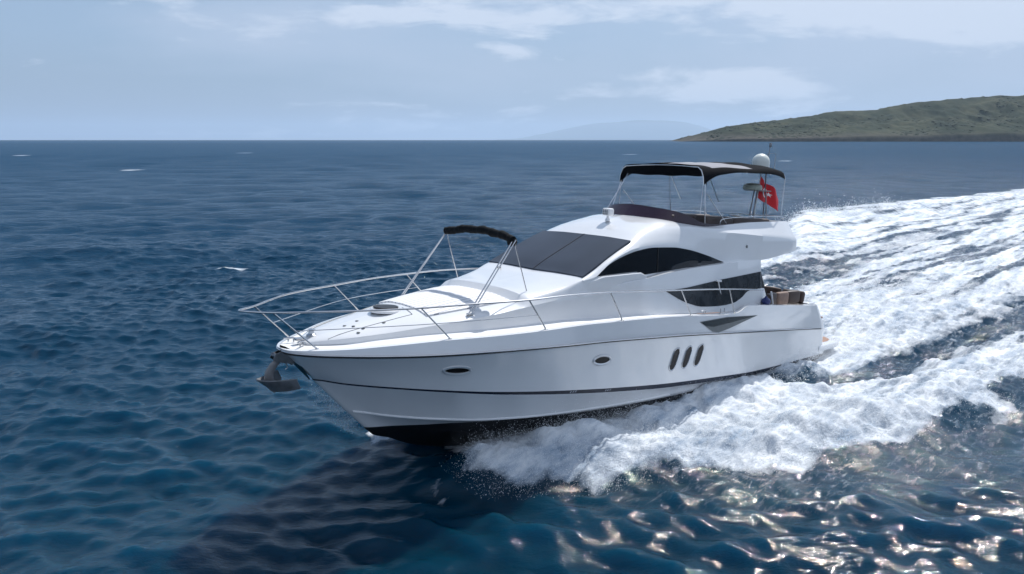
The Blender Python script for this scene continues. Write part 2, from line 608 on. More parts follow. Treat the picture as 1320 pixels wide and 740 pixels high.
def sea_material():
    m, t, p = newmat('sea_water')
    out = t.nodes['Material Output']
    geo = N(t, 'ShaderNodeNewGeometry')
    pos = geo.outputs['Position']
    mp = N(t, 'ShaderNodeMapping')
    mp.inputs['Rotation'].default_value = (0, 0, R(-10))
    mp.inputs['Scale'].default_value = (0.42, 1.0, 1.0)
    t.links.new(pos, mp.inputs['Vector'])
    n1 = NOISE(t, mp.outputs[0], 1.6, 6, 0.62, 0.4)
    n2 = NOISE(t, mp.outputs[0], 0.42, 6, 0.62, 0.3)
    n3 = NOISE(t, mp.outputs[0], 5.0, 5, 0.62, 0.3)
    n4 = NOISE(t, mp.outputs[0], 15.0, 4, 0.62, 0.3)
    # wind sea that is too fine or too far for the mesh
    ln0 = N(t, 'ShaderNodeVectorMath', operation='LENGTH')
    t.links.new(pos, ln0.inputs[0])
    f0_ = RAMP(t, M(t, 'DIVIDE', ln0.outputs['Value'], 400.0), [(0.05, 0.0), (0.14, 1.0)])
    hgt = M(t, 'ADD', M(t, 'MULTIPLY', n1, M(t, 'MULTIPLY_ADD', f0_, 0.28, 0.08)), M(t, 'MULTIPLY', n2, M(t, 'MULTIPLY_ADD', f0_, 0.45, 0.15)))
    hgt = M(t, 'ADD', hgt, M(t, 'MULTIPLY', n3, 0.085))
    hgt = M(t, 'ADD', hgt, M(t, 'MULTIPLY', n4, 0.042))
    b = N(t, 'ShaderNodeBump')
    b.inputs['Strength'].default_value = 1.0
    b.inputs['Distance'].default_value = 1.2
    ln = N(t, 'ShaderNodeVectorMath', operation='LENGTH')
    t.links.new(pos, ln.inputs[0])
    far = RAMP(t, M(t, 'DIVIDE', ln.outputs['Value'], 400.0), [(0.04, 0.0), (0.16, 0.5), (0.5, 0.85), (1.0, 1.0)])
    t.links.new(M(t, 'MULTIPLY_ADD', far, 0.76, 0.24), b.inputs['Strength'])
    t.links.new(hgt, b.inputs['Height'])
    at = N(t, 'ShaderNodeAttribute', attribute_name='foam')
    aa = N(t, 'ShaderNodeAttribute', attribute_name='aerated')
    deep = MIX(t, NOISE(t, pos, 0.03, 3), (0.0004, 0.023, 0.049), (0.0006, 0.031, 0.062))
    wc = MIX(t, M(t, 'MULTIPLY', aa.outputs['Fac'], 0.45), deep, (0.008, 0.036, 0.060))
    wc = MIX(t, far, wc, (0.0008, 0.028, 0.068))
    t.links.new(wc, p.inputs['Base Color'])
    # waves too small for the mesh far out: their slopes become roughness
    rg = M(t, 'MULTIPLY_ADD', far, 0.12, 0.038)
    t.links.new(rg, p.inputs['Roughness'])
    p.inputs['IOR'].default_value = 1.333
    t.links.new(RAMP(t, M(t, 'DIVIDE', ln.outputs['Value'], 400.0), [(0.042, 1.0), (0.075, 0.0)]), p.inputs['Subsurface Weight'])
    p.inputs['Subsurface Radius'].default_value = (0.3, 0.9, 1.3)
    p.inputs['Subsurface Scale'].default_value = 4.0
    t.links.new(M(t, 'MULTIPLY_ADD', far, -0.33, 0.42), p.inputs['Specular IOR Level'])
    t.links.new(b.outputs[0], p.inputs['Normal'])
    # foam: bubbles stretched along the boat's track
    mf = N(t, 'ShaderNodeMapping')
    mf.vector_type = 'TEXTURE'
    mf.inputs['Rotation'].default_value = (0, 0, math.atan2(FH[1], FH[0]))
    mf.inputs['Scale'].default_value = (3.0, 1.0, 1.0)
    t.links.new(pos, mf.inputs['Vector'])
    f1 = NOISE(t, mf.outputs[0], 2.2, 10, 0.66, 0.0)
    f0 = NOISE(t, mf.outputs[0], 0.55, 5, 0.6, 0.0)
    f2 = NOISE(t, mf.outputs[0], 13.0, 6, 0.7, 0.0)
    fn = M(t, 'ADD', M(t, 'ADD', M(t, 'MULTIPLY', f1, 0.50), M(t, 'MULTIPLY', f0, 0.22)), M(t, 'MULTIPLY', f2, 0.28))
    thr = M(t, 'SUBTRACT', M(t, 'ADD', M(t, 'MULTIPLY', at.outputs['Fac'], 0.92), fn), 0.80)
    mask = RAMP(t, thr, [(0.0, 0.0), (0.12, 0.45), (0.42, 1.0)])
    # thin lace in aerated water
    lace_n = NOISE(t, mf.outputs[0], 7.0, 8, 0.72, 0.1)
    lace = M(t, 'MULTIPLY', RAMP(t, lace_n, [(0.52, 0.0), (0.72, 1.0)]), M(t, 'MULTIPLY', aa.outputs['Fac'], 0.42))
    mask = M(t, 'MAXIMUM', mask, lace, clamp=True)
    fo = N(t, 'ShaderNodeBsdfPrincipled')
    mg = N(t, 'ShaderNodeMapping')
    mg.vector_type = 'TEXTURE'
    mg.inputs['Rotation'].default_value = (0, 0, math.atan2(FH[1], FH[0]) + 0.12)
    mg.inputs['Scale'].default_value = (6.5, 1.0, 1.0)
    t.links.new(pos, mg.inputs['Vector'])
    g1 = NOISE(t, mg.outputs[0], 1.5, 9, 0.70, 0.0)
    tone = M(t, 'ADD', M(t, 'MULTIPLY', fn, 0.45), M(t, 'MULTIPLY', g1, 0.55))
    fcol = MIX(t, RAMP(t, tone, [(0.40, 0.0), (0.565, 1.0)]), (0.24, 0.32, 0.42), (0.80, 0.82, 0.84))
    t.links.new(fcol, fo.inputs['Base Color'])
    fo.inputs['Roughness'].default_value = 0.6
    fo.inputs['Specular IOR Level'].default_value = 0.3
    b2 = N(t, 'ShaderNodeBump')
    b2.inputs['Strength'].default_value = 1.0
    b2.inputs['Distance'].default_value = 0.13
    t.links.new(fn, b2.inputs['Height'])
    t.links.new(b2.outputs[0], fo.inputs['Normal'])
    mx = N(t, 'ShaderNodeMixShader')
    t.links.new(mask, mx.inputs[0])
    # far out the unresolved waves turn their near faces to every viewer and mirror little of the low sky
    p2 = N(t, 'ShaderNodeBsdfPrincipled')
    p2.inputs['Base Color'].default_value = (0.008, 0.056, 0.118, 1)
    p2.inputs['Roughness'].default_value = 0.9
    p2.inputs['Specular IOR Level'].default_value = 0.0
    t.links.new(b.outputs[0], p2.inputs['Normal'])
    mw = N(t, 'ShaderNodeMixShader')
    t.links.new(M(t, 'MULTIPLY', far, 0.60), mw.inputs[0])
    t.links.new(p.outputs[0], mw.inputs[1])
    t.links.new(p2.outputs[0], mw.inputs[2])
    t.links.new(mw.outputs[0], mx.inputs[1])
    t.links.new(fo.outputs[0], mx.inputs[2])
    t.links.new(mx.outputs[0], out.inputs['Surface'])
    return m


sea = build_sea()
sea.data.materials.append(sea_material())


# ------------------------------------------------------------------ far land
def build_headland():
    D = 3000.0
    k = D / F_PX
    px = [878, 884, 895, 915, 930, 960, 1000, 1040, 1065, 1100, 1150, 1165, 1200, 1240, 1290, 1330, 1420, 1560, 1800]
    py = [179.5, 176, 173, 167.5, 163, 158.5, 154.5, 150, 146.5, 141.5, 140.5, 137, 131, 126, 123, 121, 116, 118, 150]
    xs = (np.array(px) - 660) * k * 0.98
    hs = (180 - np.array(py, float)) * k * 1.02
    nx, ny = 520, 130
    X = np.linspace(xs[0] - 5, xs[-1], nx)
    V = np.linspace(0, 1, ny)
    prof = pchip(xs, hs, X)
    G = np.zeros((nx, ny, 3))
    for j, v in enumerate(V):
        coast = D - 260 + 60 * (fbm(X * .004, X * 0, 4, 91) - .5) + np.interp(X, [xs[0], xs[0] + 250], [250, 0])
        depth = 900 * (.25 + .75 * np.clip((X - xs[0]) / 600, 0, 1))
        Y = coast + depth * v
        shape = np.interp(v, [0, .012, .04, .30, .45, 1], [-.05, .16, .22, .74, 1.0, .6])
        n = fbm(X * .006, Y * .006, 6, 95) - .5
        rid = np.abs(fbm(X * .012 + 4, Y * .008, 5, 99) - .5)
        h = prof * (shape + n * .38 * min(1, v * 6) * (1 - .7 * np.exp(-((v - .45) / .09) ** 2)) - rid * .30 * min(1, v * 5) * (1 - .8 * np.exp(-((v - .45) / .09) ** 2)))
        G[:, j] = np.stack([X, Y, np.maximum(h, -3)], -1)
        if v == 0:
            G[:, j, 2] = -4
    mb = MB()
    mb.grid(G)
    o = mb.build('headland', headland_mat(), angle=180)
    tag(o, kind='structure')
    # scrub: rounded bushes scattered over the slope, one mass at this distance
    rs = np.random.RandomState(3)
    V_, F_ = [], []
    ico = [(0, 0, 1), (.89, 0, .45), (.28, .85, .45), (-.72, .53, .45), (-.72, -.53, .45), (.28, -.85, .45), (.9, .3, -.1), (-.1, .95, -.1), (-.95, .1, -.1), (-.1, -.95, -.1)]
    fa = [(0, 1, 2), (0, 2, 3), (0, 3, 4), (0, 4, 5), (0, 5, 1), (1, 6, 2), (2, 6, 7), (2, 7, 3), (3, 7, 8), (3, 8, 4), (4, 8, 9), (4, 9, 5), (5, 9, 6), (5, 6, 1)]
    cnt = 0
    while cnt < 6000:
        i, j = rs.randint(4, nx - 2), rs.randint(4, int(ny * .62))
        x, y, z = G[i, j]
        if z < 6 or fbm(np.array([x * .009]), np.array([y * .009]), 4, 123)[0] < .50 - .06 * (rs.rand() < .3):
            continue
        x += rs.rand() * 5
        y += rs.rand() * 7
        r_ = 3 + rs.rand() ** 2 * 9
        o_ = len(V_)
        V_ += [(x + r_ * a * (.8 + .4 * rs.rand()), y + r_ * b_, z - r_ * .2 + r_ * .5 * c * (.7 + .5 * rs.rand())) for a, b_, c in ico]
        F_ += [tuple(q + o_ for q in f_) for f_ in fa]
        cnt += 1
    mb = MB()
    mb.v, mb.f, mb.mi = V_, F_, [0] * len(F_)
    sc = mb.build('scrub', simple('scrub_leaves', (0.020, 0.030, 0.014), 0.9, var=0.3, scale=0.02, spec=0.1), angle=60)
    tag(sc, 'dark green scrub covering the slopes of the headland', 'scrub', kind='stuff')


def headland_mat():
    m, t, p = newmat('headland_ground')
    g = N(t, 'ShaderNodeNewGeometry')
    s = N(t, 'ShaderNodeSeparateXYZ')
    t.links.new(g.outputs['Position'], s.inputs[0])
    a = RAMP(t, NOISE(t, g.outputs['Position'], 0.009, 9, 0.62), [(0.40, 0.0), (0.60, 1.0)])
    b_ = RAMP(t, NOISE(t, g.outputs['Position'], 0.045, 6, 0.65), [(0.38, 0.0), (0.62, 1.0)])
    c = MIX(t, a, (0.017, 0.027, 0.013), (0.068, 0.070, 0.036))
    c = MIX(t, M(t, 'MULTIPLY', b_, .65), c, (0.022, 0.036, 0.018))
    rock = MIX(t, b_, (0.06, 0.052, 0.045), (0.13, 0.11, 0.095))
    low = RAMP(t, M(t, 'DIVIDE', s.outputs[2], 40.0), [(0.30, 1.0), (0.95, 0.0)])
    c = MIX(t, M(t, 'MULTIPLY', low, .7), c, rock)
    t.links.new(c, p.inputs['Base Color'])
    p.inputs['Roughness'].default_value = 0.95
    p.inputs['Specular IOR Level'].default_value = 0.1
    return m


build_headland()


def build_island():
    D = 47000.0
    k = D / F_PX
    px = np.array([640, 665, 700, 735, 770, 800, 830, 862, 890, 912, 935, 960])
    py = np.array([180.5, 178.5, 172, 164, 156.5, 153.5, 152, 152, 155, 161, 170, 180.5])
    xs = (px - 660) * k * .98
    hs = (181 - py) * k * .86
    X = np.linspace(xs[0], xs[-1], 260)
    prof = pchip(xs, hs, X)
    V = np.linspace(0, 1, 30)
    G = np.zeros((len(X), len(V), 3))
    for j, v in enumerate(V):
        Y = D - 500 + 4500 * v + 0 * X
        sh = math.sin(math.pi * min(1, v * 1.0)) ** .8
        G[:, j] = np.stack([X, Y, prof * (sh + (fbm(X * .0006, Y * .0006, 4, 77) - .5) * .08 * sh) - 20], -1)
    mb = MB()
    mb.grid(G)
    o = mb.build('distant_hills', simple('distant_hill_ground', (0.07, 0.085, 0.05), 0.95, var=0.3, scale=0.001), angle=180)
    tag(o, kind='structure')


build_island()

# ------------------------------------------------------------------ haze
mbh = MB()
mbh.box((0, 24000, 499), (90000, 52000, 1004))
haze = mbh.build('haze', [], smooth=False)
hm = bpy.data.materials.new('haze')
hm.use_nodes = True
ht = hm.node_tree
ht.nodes.clear()
ho = N(ht, 'ShaderNodeOutputMaterial')
hv = N(ht, 'ShaderNodeVolumePrincipled')
hv.inputs['Color'].default_value = (0.60, 0.76, 0.95, 1)
hv.inputs['Density'].default_value = 3.6e-5
hv.inputs['Anisotropy'].default_value = 0.2
ht.links.new(hv.outputs[0], ho.inputs['Volume'])
haze.data.materials.append(hm)
haze.data.polygons.foreach_set('material_index', [0] * 6)
tag(haze, 'pale sea haze lying over the far water', 'haze', kind='stuff')

# ==================================================================== YACHT
yacht = bpy.data.objects.new('motor_yacht', None)
col.objects.link(yacht)
yacht.matrix_world = boat_mat
yacht.empty_display_size = 1
tag(yacht, 'white flybridge motor yacht speeding with its bow up and a foaming wake', 'yacht')


def part(mb, name, mat, parent=None, **kw):
    return mb.build(name, mat, parent or yacht, off=OFF, **kw)


# ---- hull curves: start at the stem, run aft; columns x, y, z
HC = {
    'keel': [(-2.05, 0, -2.03), (-2.48, 0, -2.23), (-3.22, 0, -2.55), (-4.6, 0, -2.85), (-7, 0, -3.0), (-18.9, 0, -2.95)],
    'chine': [(-1.95, 0, -1.96), (-2.5, .22, -2.0), (-3.3, .6, -2.08), (-4.58, 1.05, -2.2), (-7, 1.68, -2.28), (-13, 2.03, -2.3), (-18.9, 2.0, -2.3)],
    'boot': [(-1.85, 0, -1.87), (-2.31, .25, -1.87), (-3.21, .7, -1.87), (-4.58, 1.2, -1.91), (-5.72, 1.52, -1.94), (-7.14, 1.78, -1.98), (-10, 2.02, -2.03), (-13, 2.1, -2.04), (-18.9, 2.08, -2.06)],
    'spray': [(-1.37, 0, -1.39), (-1.72, .26, -1.47), (-2.13, .51, -1.54), (-3.05, .92, -1.67), (-4.07, 1.29, -1.77), (-6, 1.72, -1.86), (-10, 2.08, -1.95), (-13, 2.15, -1.97), (-18.9, 2.12, -1.99)],
    'stripe': [(-.66, 0, -.66), (-.75, .13, -.665), (-1.19, .5, -.73), (-1.82, .93, -.79), (-2.69, 1.33, -.89), (-4.03, 1.75, -1.05), (-5.69, 2.02, -1.23), (-7.72, 2.2, -1.43), (-9.56, 2.28, -1.59), (-11.78, 2.30, -1.74), (-14.21, 2.28, -1.88), (-18.9, 2.18, -1.93)],
    'rub': [(.0, 0, -.02), (-.03, .22, -.02), (-.14, .42, -.02), (-.45, .72, -.025), (-.87, 1.01, -.03), (-1.6, 1.42, -.035), (-2.35, 1.73, -.04), (-3.69, 2.06, -.05), (-6.23, 2.37, -.09), (-9.13, 2.45, -.22), (-12.56, 2.44, -.46), (-17.0, 2.31, -.81), (-18.75, 2.2, -.98)],
    'gunwale': [(.03, 0, .05), (-.02, .24, .05), (-.14, .42, .06), (-.47, .70, .08), (-.9, .98, .11), (-1.6, 1.37, .18), (-2.7, 1.76, .25), (-3.72, 2.0, .27), (-5.05, 2.2, .30), (-6.21, 2.31, .335), (-7.44, 2.37, .32), (-9.15, 2.39, .27), (-9.9, 2.39, .23), (-12.34, 2.38, .09), (-12.6, 2.38, .10), (-13.2, 2.37, .24), (-13.5, 2.365, .235), (-15.44, 2.32, .10), (-17.3, 2.25, -.05), (-18.0, 2.2, -.12)],
}
HG = (np.linspace(0, 1, 150)) ** 1.7


def hcurve(name, g=HG):
    c = np.array(HC[name], float)
    xs = c[0, 0] + (c[-1, 0] - c[0, 0]) * g
    # keep roundness near the stem: interpolate over a warped x
    wx = -np.sqrt(np.maximum(c[0, 0] - c[:, 0], 0))
    wq = -np.sqrt(np.maximum(c[0, 0] - xs, 0))
    return np.stack([xs, pchip(wx, c[:, 1], wq), pchip(wx, c[:, 2], wq)], -1)


def band_between(a, b, n, bulge=0.0):
    rows = []
    for i in range(n + 1):
        t = i / n
        r_ = a * (1 - t) + b * t
        r_[:, 1] += bulge * math.sin(math.pi * t) * np.minimum(r_[:, 1], 1)
        rows.append(r_)
    return np.stack(rows, 1)


H = {k: hcurve(k) for k in HC}
_st = H['stripe']
_th = np.interp(-_st[:, 0], [.66, 3, 6, 9, 14, 18.9], [.014, .022, .045, .06, .06, .05])
H['stripe_lo'] = _st + np.stack([0 * _th, -_th * .35 * np.minimum(_st[:, 1], 1), -_th], -1)
H['stripe_hi'] = _st + np.stack([0 * _th, _th * .30 * np.minimum(_st[:, 1], 1), _th], -1)


def corner(c):
    """round the after corner of a longitudinal curve into the transom"""
    e = c[-1]
    y = max(e[1], 0)
    r_ = min(.42, y * .3)
    ext = []
    for a in (25, 50, 75, 90):
        ext.append((e[0] - r_ * math.sin(R(a)), y - r_ * (1 - math.cos(R(a))), e[2]))
    for f in (.5, 0):
        ext.append((e[0] - r_ - .06, (y - r_) * f, e[2]))
    return np.vstack([c, ext])


HX = {k: corner(v) for k, v in H.items()}
mb = MB()
mb.cur = 0
mb.mgrid(band_between(HX['boot'], HX['spray'], 3))
mb.mgrid(band_between(HX['spray'], HX['stripe_lo'], 6, -.03))
mb.mgrid(band_between(HX['stripe_hi'], HX['rub'], 8, -.05))
mb.mgrid(band_between(HX['stripe_lo'], HX['stripe_hi'], 1))
mb.mgrid(band_between(HX['rub'], HX['gunwale'], 3))
mb.cur = 1
mb.mgrid(band_between(HX['keel'], HX['chine'], 4))
mb.mgrid(band_between(HX['chine'], HX['boot'], 3))
# cap rail and side deck
gw = HX['gunwale']
mb.cur = 0
inner = gw.copy()
inner[:, 1] = np.maximum(gw[:, 1] - .11, 0)
inner[:, 2] += .012
mb.mgrid(band_between(gw, inner, 1))
hull = part(mb, 'hull', [GEL, BOOT], angle=24)


from mathutils.bvhtree import BVHTree
_hb = BVHTree.FromPolygons([tuple(v) for v in mb.v], mb.f)


def side_y(x, z):
    """half breadth of the hull side at boat x, z (port)"""
    hit = _hb.ray_cast(Vector((x, 9.0, z)), Vector((0, -1, 0)))[0]
    return hit.y if hit is not None else 0.0


def hull_patch(mb, outline, off, sides=(1, -1)):
    """fan patch lying on the hull side; outline in (x, z)"""
    c = np.mean(outline, 0)
    for sg in sides:
        V = [(c[0], sg * (side_y(c[0], c[1]) + off), c[1])]
        n = len(outline)
        for rr in (.5, 1.0):
            for q in outline:
                x, z = c[0] + (q[0] - c[0]) * rr, c[1] + (q[1] - c[1]) * rr
                V.append((x, sg * (side_y(x, z) + off), z))
        Fs = [(0, 1 + i, 1 + (i + 1) % n) for i in range(n)]
        Fs += [(1 + i, 1 + n + i, 1 + n + (i + 1) % n, 1 + (i + 1) % n) for i in range(n)]
        mb.add(V, Fs if sg > 0 else [f[::-1] for f in Fs])
    return mb


def hull_ring(mb, outline, r, off, sides=(1, -1)):
    for sg in sides:
        P = [(q[0], sg * (side_y(q[0], q[1]) + off), q[1]) for q in outline]
        mb.tube(P + [P[0], P[1]], r, 6, cap=False)
    return mb


# accent stripe, widening aft: a band let into the hull side
mb = MB()
lo_, hi_ = HX['stripe_lo'], HX['stripe_hi']
out_ = np.array([0, .004, 0])
mb.mgrid(np.stack([lo_, lo_ + out_, hi_ + out_, hi_], 1))
stripe = part(mb, 'accent_stripe', STRIPE, hull, angle=60)
st = H['stripe']
# two tiny pale maker's marks on the stripe
for mx_ in (-6.02, -7.15):
    mb = MB()
    zc_ = float(np.interp(-mx_, -st[:, 0], st[:, 2]))
    for k in range(3):
        x0 = mx_ - k * .075
        pts = [(x0, zc_ - .025), (x0 - .03, zc_ - .025), (x0 - .05, zc_ + .025), (x0 - .02, zc_ + .025)]
        V = [(a, side_y(a, b_) + .013, b_) for a, b_ in pts]
        mb.add(V, [(0, 1, 2, 3)])
    part(mb, 'badge', MARK, stripe, smooth=False)

# rub rail: dark groove below, bright steel above
rb = H['rub']
mb = MB()
for sg in (1, -1):
    mb.tube([(p[0] + .0, sg * (p[1] + .012), p[2] - .004) for p in rb[::2]], .017, 6)
rub = part(mb, 'rub_strake', RUBBER, hull)
mb = MB()
for sg in (1, -1):
    mb.tube([(p[0] + .01, sg * (p[1] + .020), p[2] + .022) for p in rb[:-4:2]], .016, 6)
part(mb, 'steel_trim', STEEL, rub)
# spray rail
sp_ = H['spray']
mb = MB()
sel = sp_[8:100:2]
mb.mgrid(np.stack([np.stack([sel[:, 0], sel[:, 1] + o_, sel[:, 2] + dz], -1) for o_, dz in ((.0, .035), (.035, .012), (.03, -.012), (-.01, -.02))], 1)[:, ::-1])
part(mb, 'spray_rail', GEL, hull)

# bow stem guard
mb = MB()
rows = []
for x, z in [(-.10, -.10), (-.2, -.21), (-.33, -.35), (-.46, -.49), (-.6, -.64)]:
    w = np.interp(-x, [.1, .35, .6], [.14, .13, .03])
    row = []
    for q in (-1, -.5, 0, .5, 1):
        row.append((x + .02 - abs(q) * w * .55, q * w, z - .012 + abs(q) * .0))
    rows.append(row)
mb.grid(np.array(rows))
part(mb, 'stem_guard', DARKSTEEL)


# oval portholes
def ellipse(cx_, cz_, rx, rz_, tilt=0.0, n=24):
    out = []
    for k in range(n):
        a = 2 * math.pi * k / n
        x, z = rx * math.cos(a), rz_ * math.sin(a)
        out.append((cx_ + x * math.cos(tilt) - z * math.sin(tilt), cz_ + x * math.sin(tilt) + z * math.cos(tilt)))
    return out


for (x, z, rx, rz_) in ((-2.98, -.42, .27, .075), (-6.85, -.57, .27, .10)):
    for sg in (1, -1):
        mb = MB()
        hull_ring(mb, ellipse(x, z, rx * 1.06, rz_ * 1.12, .08), .032, .004, (sg,))
        fr = part(mb, 'porthole', RIM, hull)
        mb = MB()
        hull_patch(mb, ellipse(x, z, rx, rz_, .08), .010, (sg,))
        part(mb, 'porthole_glass', DARKV, fr)


# three slanted capsule vents each side
def capsule(cx_, cz_, w, h, slant, n=8):
    out = []
    for k in range(n + 1):
        a = math.pi * k / n
        out.append((w * math.cos(a), h / 2 - w + w * math.sin(a)))
    for k in range(n + 1):
        a = math.pi + math.pi * k / n
        out.append((w * math.cos(a), -(h / 2 - w) + w * math.sin(a)))
    return [(cx_ + x - z * slant, cz_ + z) for x, z in out]


for k in range(3):
    for sg in (1, -1):
        x = -9.70 - .56 * k
        z = -.895 - .012 * k
        mb = MB()
        hull_ring(mb, capsule(x, z, .135, .60, .20), .020, .004, (sg,))
        fr = part(mb, 'hull_vent', STEEL, hull)
        mb = MB()
        hull_patch(mb, capsule(x, z, .135, .60, .20), .008, (sg,))
        part(mb, 'vent_glass', DARKV, fr)

# engine air scoop
SC_ = [(-10.62, .02), (-12.0, .03), (-13.75, -.06), (-12.9, -.18), (-12.1, -.30), (-11.55, -.35), (-11.25, -.30), (-10.9, -.12)]
for sg in (1, -1):
    mb = MB()
    hull_patch(mb, SC_, .012, (sg,))
    sc = part(mb, 'air_scoop', GREYP, hull)
    mb = MB()
    hull_patch(mb, [(-10.66, .005), (-12.0, .015), (-13.6, -.065), (-12.4, -.125), (-11.3, -.17), (-10.95, -.12)], .022, (sg,))
    part(mb, 'grille', SCOOP, sc)

# ---- superstructure table: x | foot | K | K2 | B | E | T | centre z   (y, z pairs)
TAB = [
    (-.42, (.30, .10), (.16, .135), (.15, .14), (.13, .145), (.10, .15), (.05, .155), .16),
    (-.60, (.48, .11), (.33, .18), (.31, .19), (.28, .20), (.22, .215), (.1, .225), .23),
    (-1.05, (0.70, 0.140), (.64, .25), (.61, .27), (.56, .295), (.46, .325), (.25, .345), .355),
    (-1.80, (0.98, 0.180), (.90, .325), (.87, .355), (.81, .41), (.68, .46), (.4, .505), .52),
    (-2.70, (1.25, 0.220), (1.17, .435), (1.14, .465), (1.07, .54), (.93, .60), (.5, .665), .685),
    (-3.60, (1.46, 0.250), (1.38, .535), (1.35, .57), (1.27, .655), (1.1, .73), (.6, .785), .80),
    (-4.40, (1.60, 0.270), (1.52, .64), (1.49, .68), (1.4, .77), (1.22, .83), (.7, .865), .875),
    (-4.86, (1.66, 0.280), (1.58, .705), (1.55, .745), (1.46, .83), (1.26, .865), (.7, .895), .90),
    (-5.02, (1.68, 0.285), (1.60, .725), (1.57, .77), (1.48, .87), (1.28, .965), (.7, 1.02), 1.03),
    (-5.40, (1.73, 0.290), (1.64, .78), (1.61, .82), (1.54, .94), (1.36, 1.015), (.75, 1.06), 1.07),
    (-6.10, (1.83, 0.300), (1.74, .88), (1.72, .92), (1.66, 1.09), (1.5, 1.14), (.8, 1.165), 1.17),
    (-6.60, (1.88, 0.300), (1.78, .95), (1.76, .98), (1.74, 1.235), (1.69, 1.285), (.85, 1.29), 1.27),
    (-7.02, (1.92, 0.300), (1.81, 1.0), (1.79, 1.03), (1.785, 1.33), (1.67, 1.47), (.85, 1.485), 1.475),
    (-7.50, (1.96, 0.300), (1.84, 1.06), (1.75, 1.09), (1.74, 1.60), (1.64, 1.69), (.85, 1.70), 1.69),
    (-8.00, (2.00, 0.300), (1.87, 1.12), (1.74, 1.14), (1.725, 1.81), (1.61, 1.91), (.83, 1.92), 1.91),
    (-8.50, (2.04, 0.290), (1.89, 1.17), (1.75, 1.19), (1.73, 1.955), (1.58, 2.11), (.8, 2.135), 2.135),
    (-9.10, (2.11, .28), (1.91, 1.24), (1.76, 1.26), (1.73, 2.02), (1.53, 2.33), (.85, 2.42), 2.44),
    (-9.70, (2.13, .26), (1.92, 1.31), (1.77, 1.33), (1.73, 2.04), (1.55, 2.42), (1.0, 2.58), 2.62),
    (-10.3, (2.14, .22), (1.93, 1.36), (1.78, 1.38), (1.74, 2.01), (1.6, 2.44), (1.2, 2.655), 2.71),
    (-11.0, (2.15, .18), (1.94, 1.41), (1.79, 1.43), (1.75, 1.90), (1.68, 2.43), (1.42, 2.585), 2.71),
    (-11.8, (2.15, .14), (1.95, 1.445), (1.82, 1.465), (1.79, 1.72), (1.79, 2.39), (1.60, 2.51), 2.71),
    (-12.5, (2.15, .10), (1.955, 1.47), (1.865, 1.485), (1.85, 1.55), (1.86, 2.35), (1.63, 2.53), 2.71),
    (-13.2, (2.15, .06), (1.96, 1.49), (1.94, 1.51), (1.93, 1.56), (1.91, 2.31), (1.64, 2.57), 2.71),
    (-14.4, (2.14, .0), (1.97, 1.505), (1.965, 1.53), (1.965, 1.60), (1.96, 2.235), (1.65, 2.63), 2.71),
    (-15.0, (2.14, .0), (1.985, 1.555), (1.985, 1.585), (1.985, 1.65), (1.975, 2.20), (1.655, 2.645), 2.71),
    (-15.7, (2.14, .0), (2.0, 1.65), (2.0, 1.68), (2.0, 1.73), (1.985, 2.165), (1.64, 2.655), 2.71),
    (-16.3, (2.14, .0), (2.0, 1.735), (2.0, 1.76), (2.0, 1.80), (1.98, 2.125), (1.6, 2.665), 2.71),
    (-16.6, (2.14, .0), (1.97, 1.785), (1.975, 1.81), (1.975, 1.85), (1.955, 2.10), (1.56, 2.67), 2.71),
]
for _i, _r in enumerate(TAB):
    if _r[0] >= -8.6:      # upright trunk side
        _r = TAB[_i] = (_r[0], (_r[2][0] + .012 + .03 * max(0, -_r[0] - 6), _r[1][1])) + _r[2:]
    if _r[0] >= -4.9:      # cambered foredeck with a crisp shoulder
        _yk, _zk, _zc = _r[2][0], _r[2][1], _r[7]
        _f = lambda q: (_yk * q, _zc - (_zc - _zk) * q ** 3.2)
        TAB[_i] = (_r[0], _r[1], _r[2], _f(.985), _f(.92), _f(.78), _f(.42), _zc)
TX = np.array([r_[0] for r_ in TAB])


def tab(i, x):
    if i == 7:
        return np.zeros_like(x) if hasattr(x, '__len__') else 0.0, pchip(TX, [r_[7] for r_ in TAB], x)
    return pchip(TX, [r_[i][0] for r_ in TAB], x), pchip(TX, [r_[i][1] for r_ in TAB], x)


def section(xq, upto=7, frm=1, sub=None):
    """rows of section points for stations xq: frm..upto"""
    xq = np.asarray(xq, float)
    sub = sub or {1: 6, 2: 1, 3: 6, 4: 3, 5: 5, 6: 6}
    cols = []
    for i in range(frm, upto):
        ya, za = tab(i, xq)
        yb, zb = tab(i + 1, xq)
        n = sub[i]
        for k in range(n):
            t = k / n
            cols.append(np.stack([xq, ya * (1 - t) + yb * t, za * (1 - t) + zb * t], -1))
    yb, zb = tab(upto, xq)
    cols.append(np.stack([xq, yb + 0 * xq, zb], -1))
    return np.stack(cols, 1)


def smooth_cross(P, cols, it=2):
    for _ in range(it):
        Q = P.copy()
        for c in cols:
            Q[:, c, 1:] = .25 * P[:, c - 1, 1:] + .5 * P[:, c, 1:] + .25 * P[:, c + 1, 1:]
        P = Q
    return P


def stations(a, b, d):
    n = max(2, int(round(abs(b - a) / d)))
    return np.linspace(a, b, n + 1)


# foredeck / coachroof: x -0.42 .. -6.6 , including the steep side down to the deck
xf = np.concatenate([stations(-.42, -4.8, .12), [-4.86, -4.94, -5.02], stations(-5.12, -6.6, .12)])
P = section(xf)
nc = P.shape[1]
P = smooth_cross(P, range(8, nc - 1), 3)
mb = MB()
mb.mgrid(P)
mb.cur = 0
nose = P[0]
mb.add(list(nose) + [(-.40, 0, .09)], [(i + 1, i, len(nose)) for i in range(len(nose) - 1)])
mb.add([(p[0], -p[1], p[2]) for p in nose] + [(-.40, 0, .09)], [(i, i + 1, len(nose)) for i in range(len(nose) - 1)])
coach = part(mb, 'coachroof', GEL, angle=28)

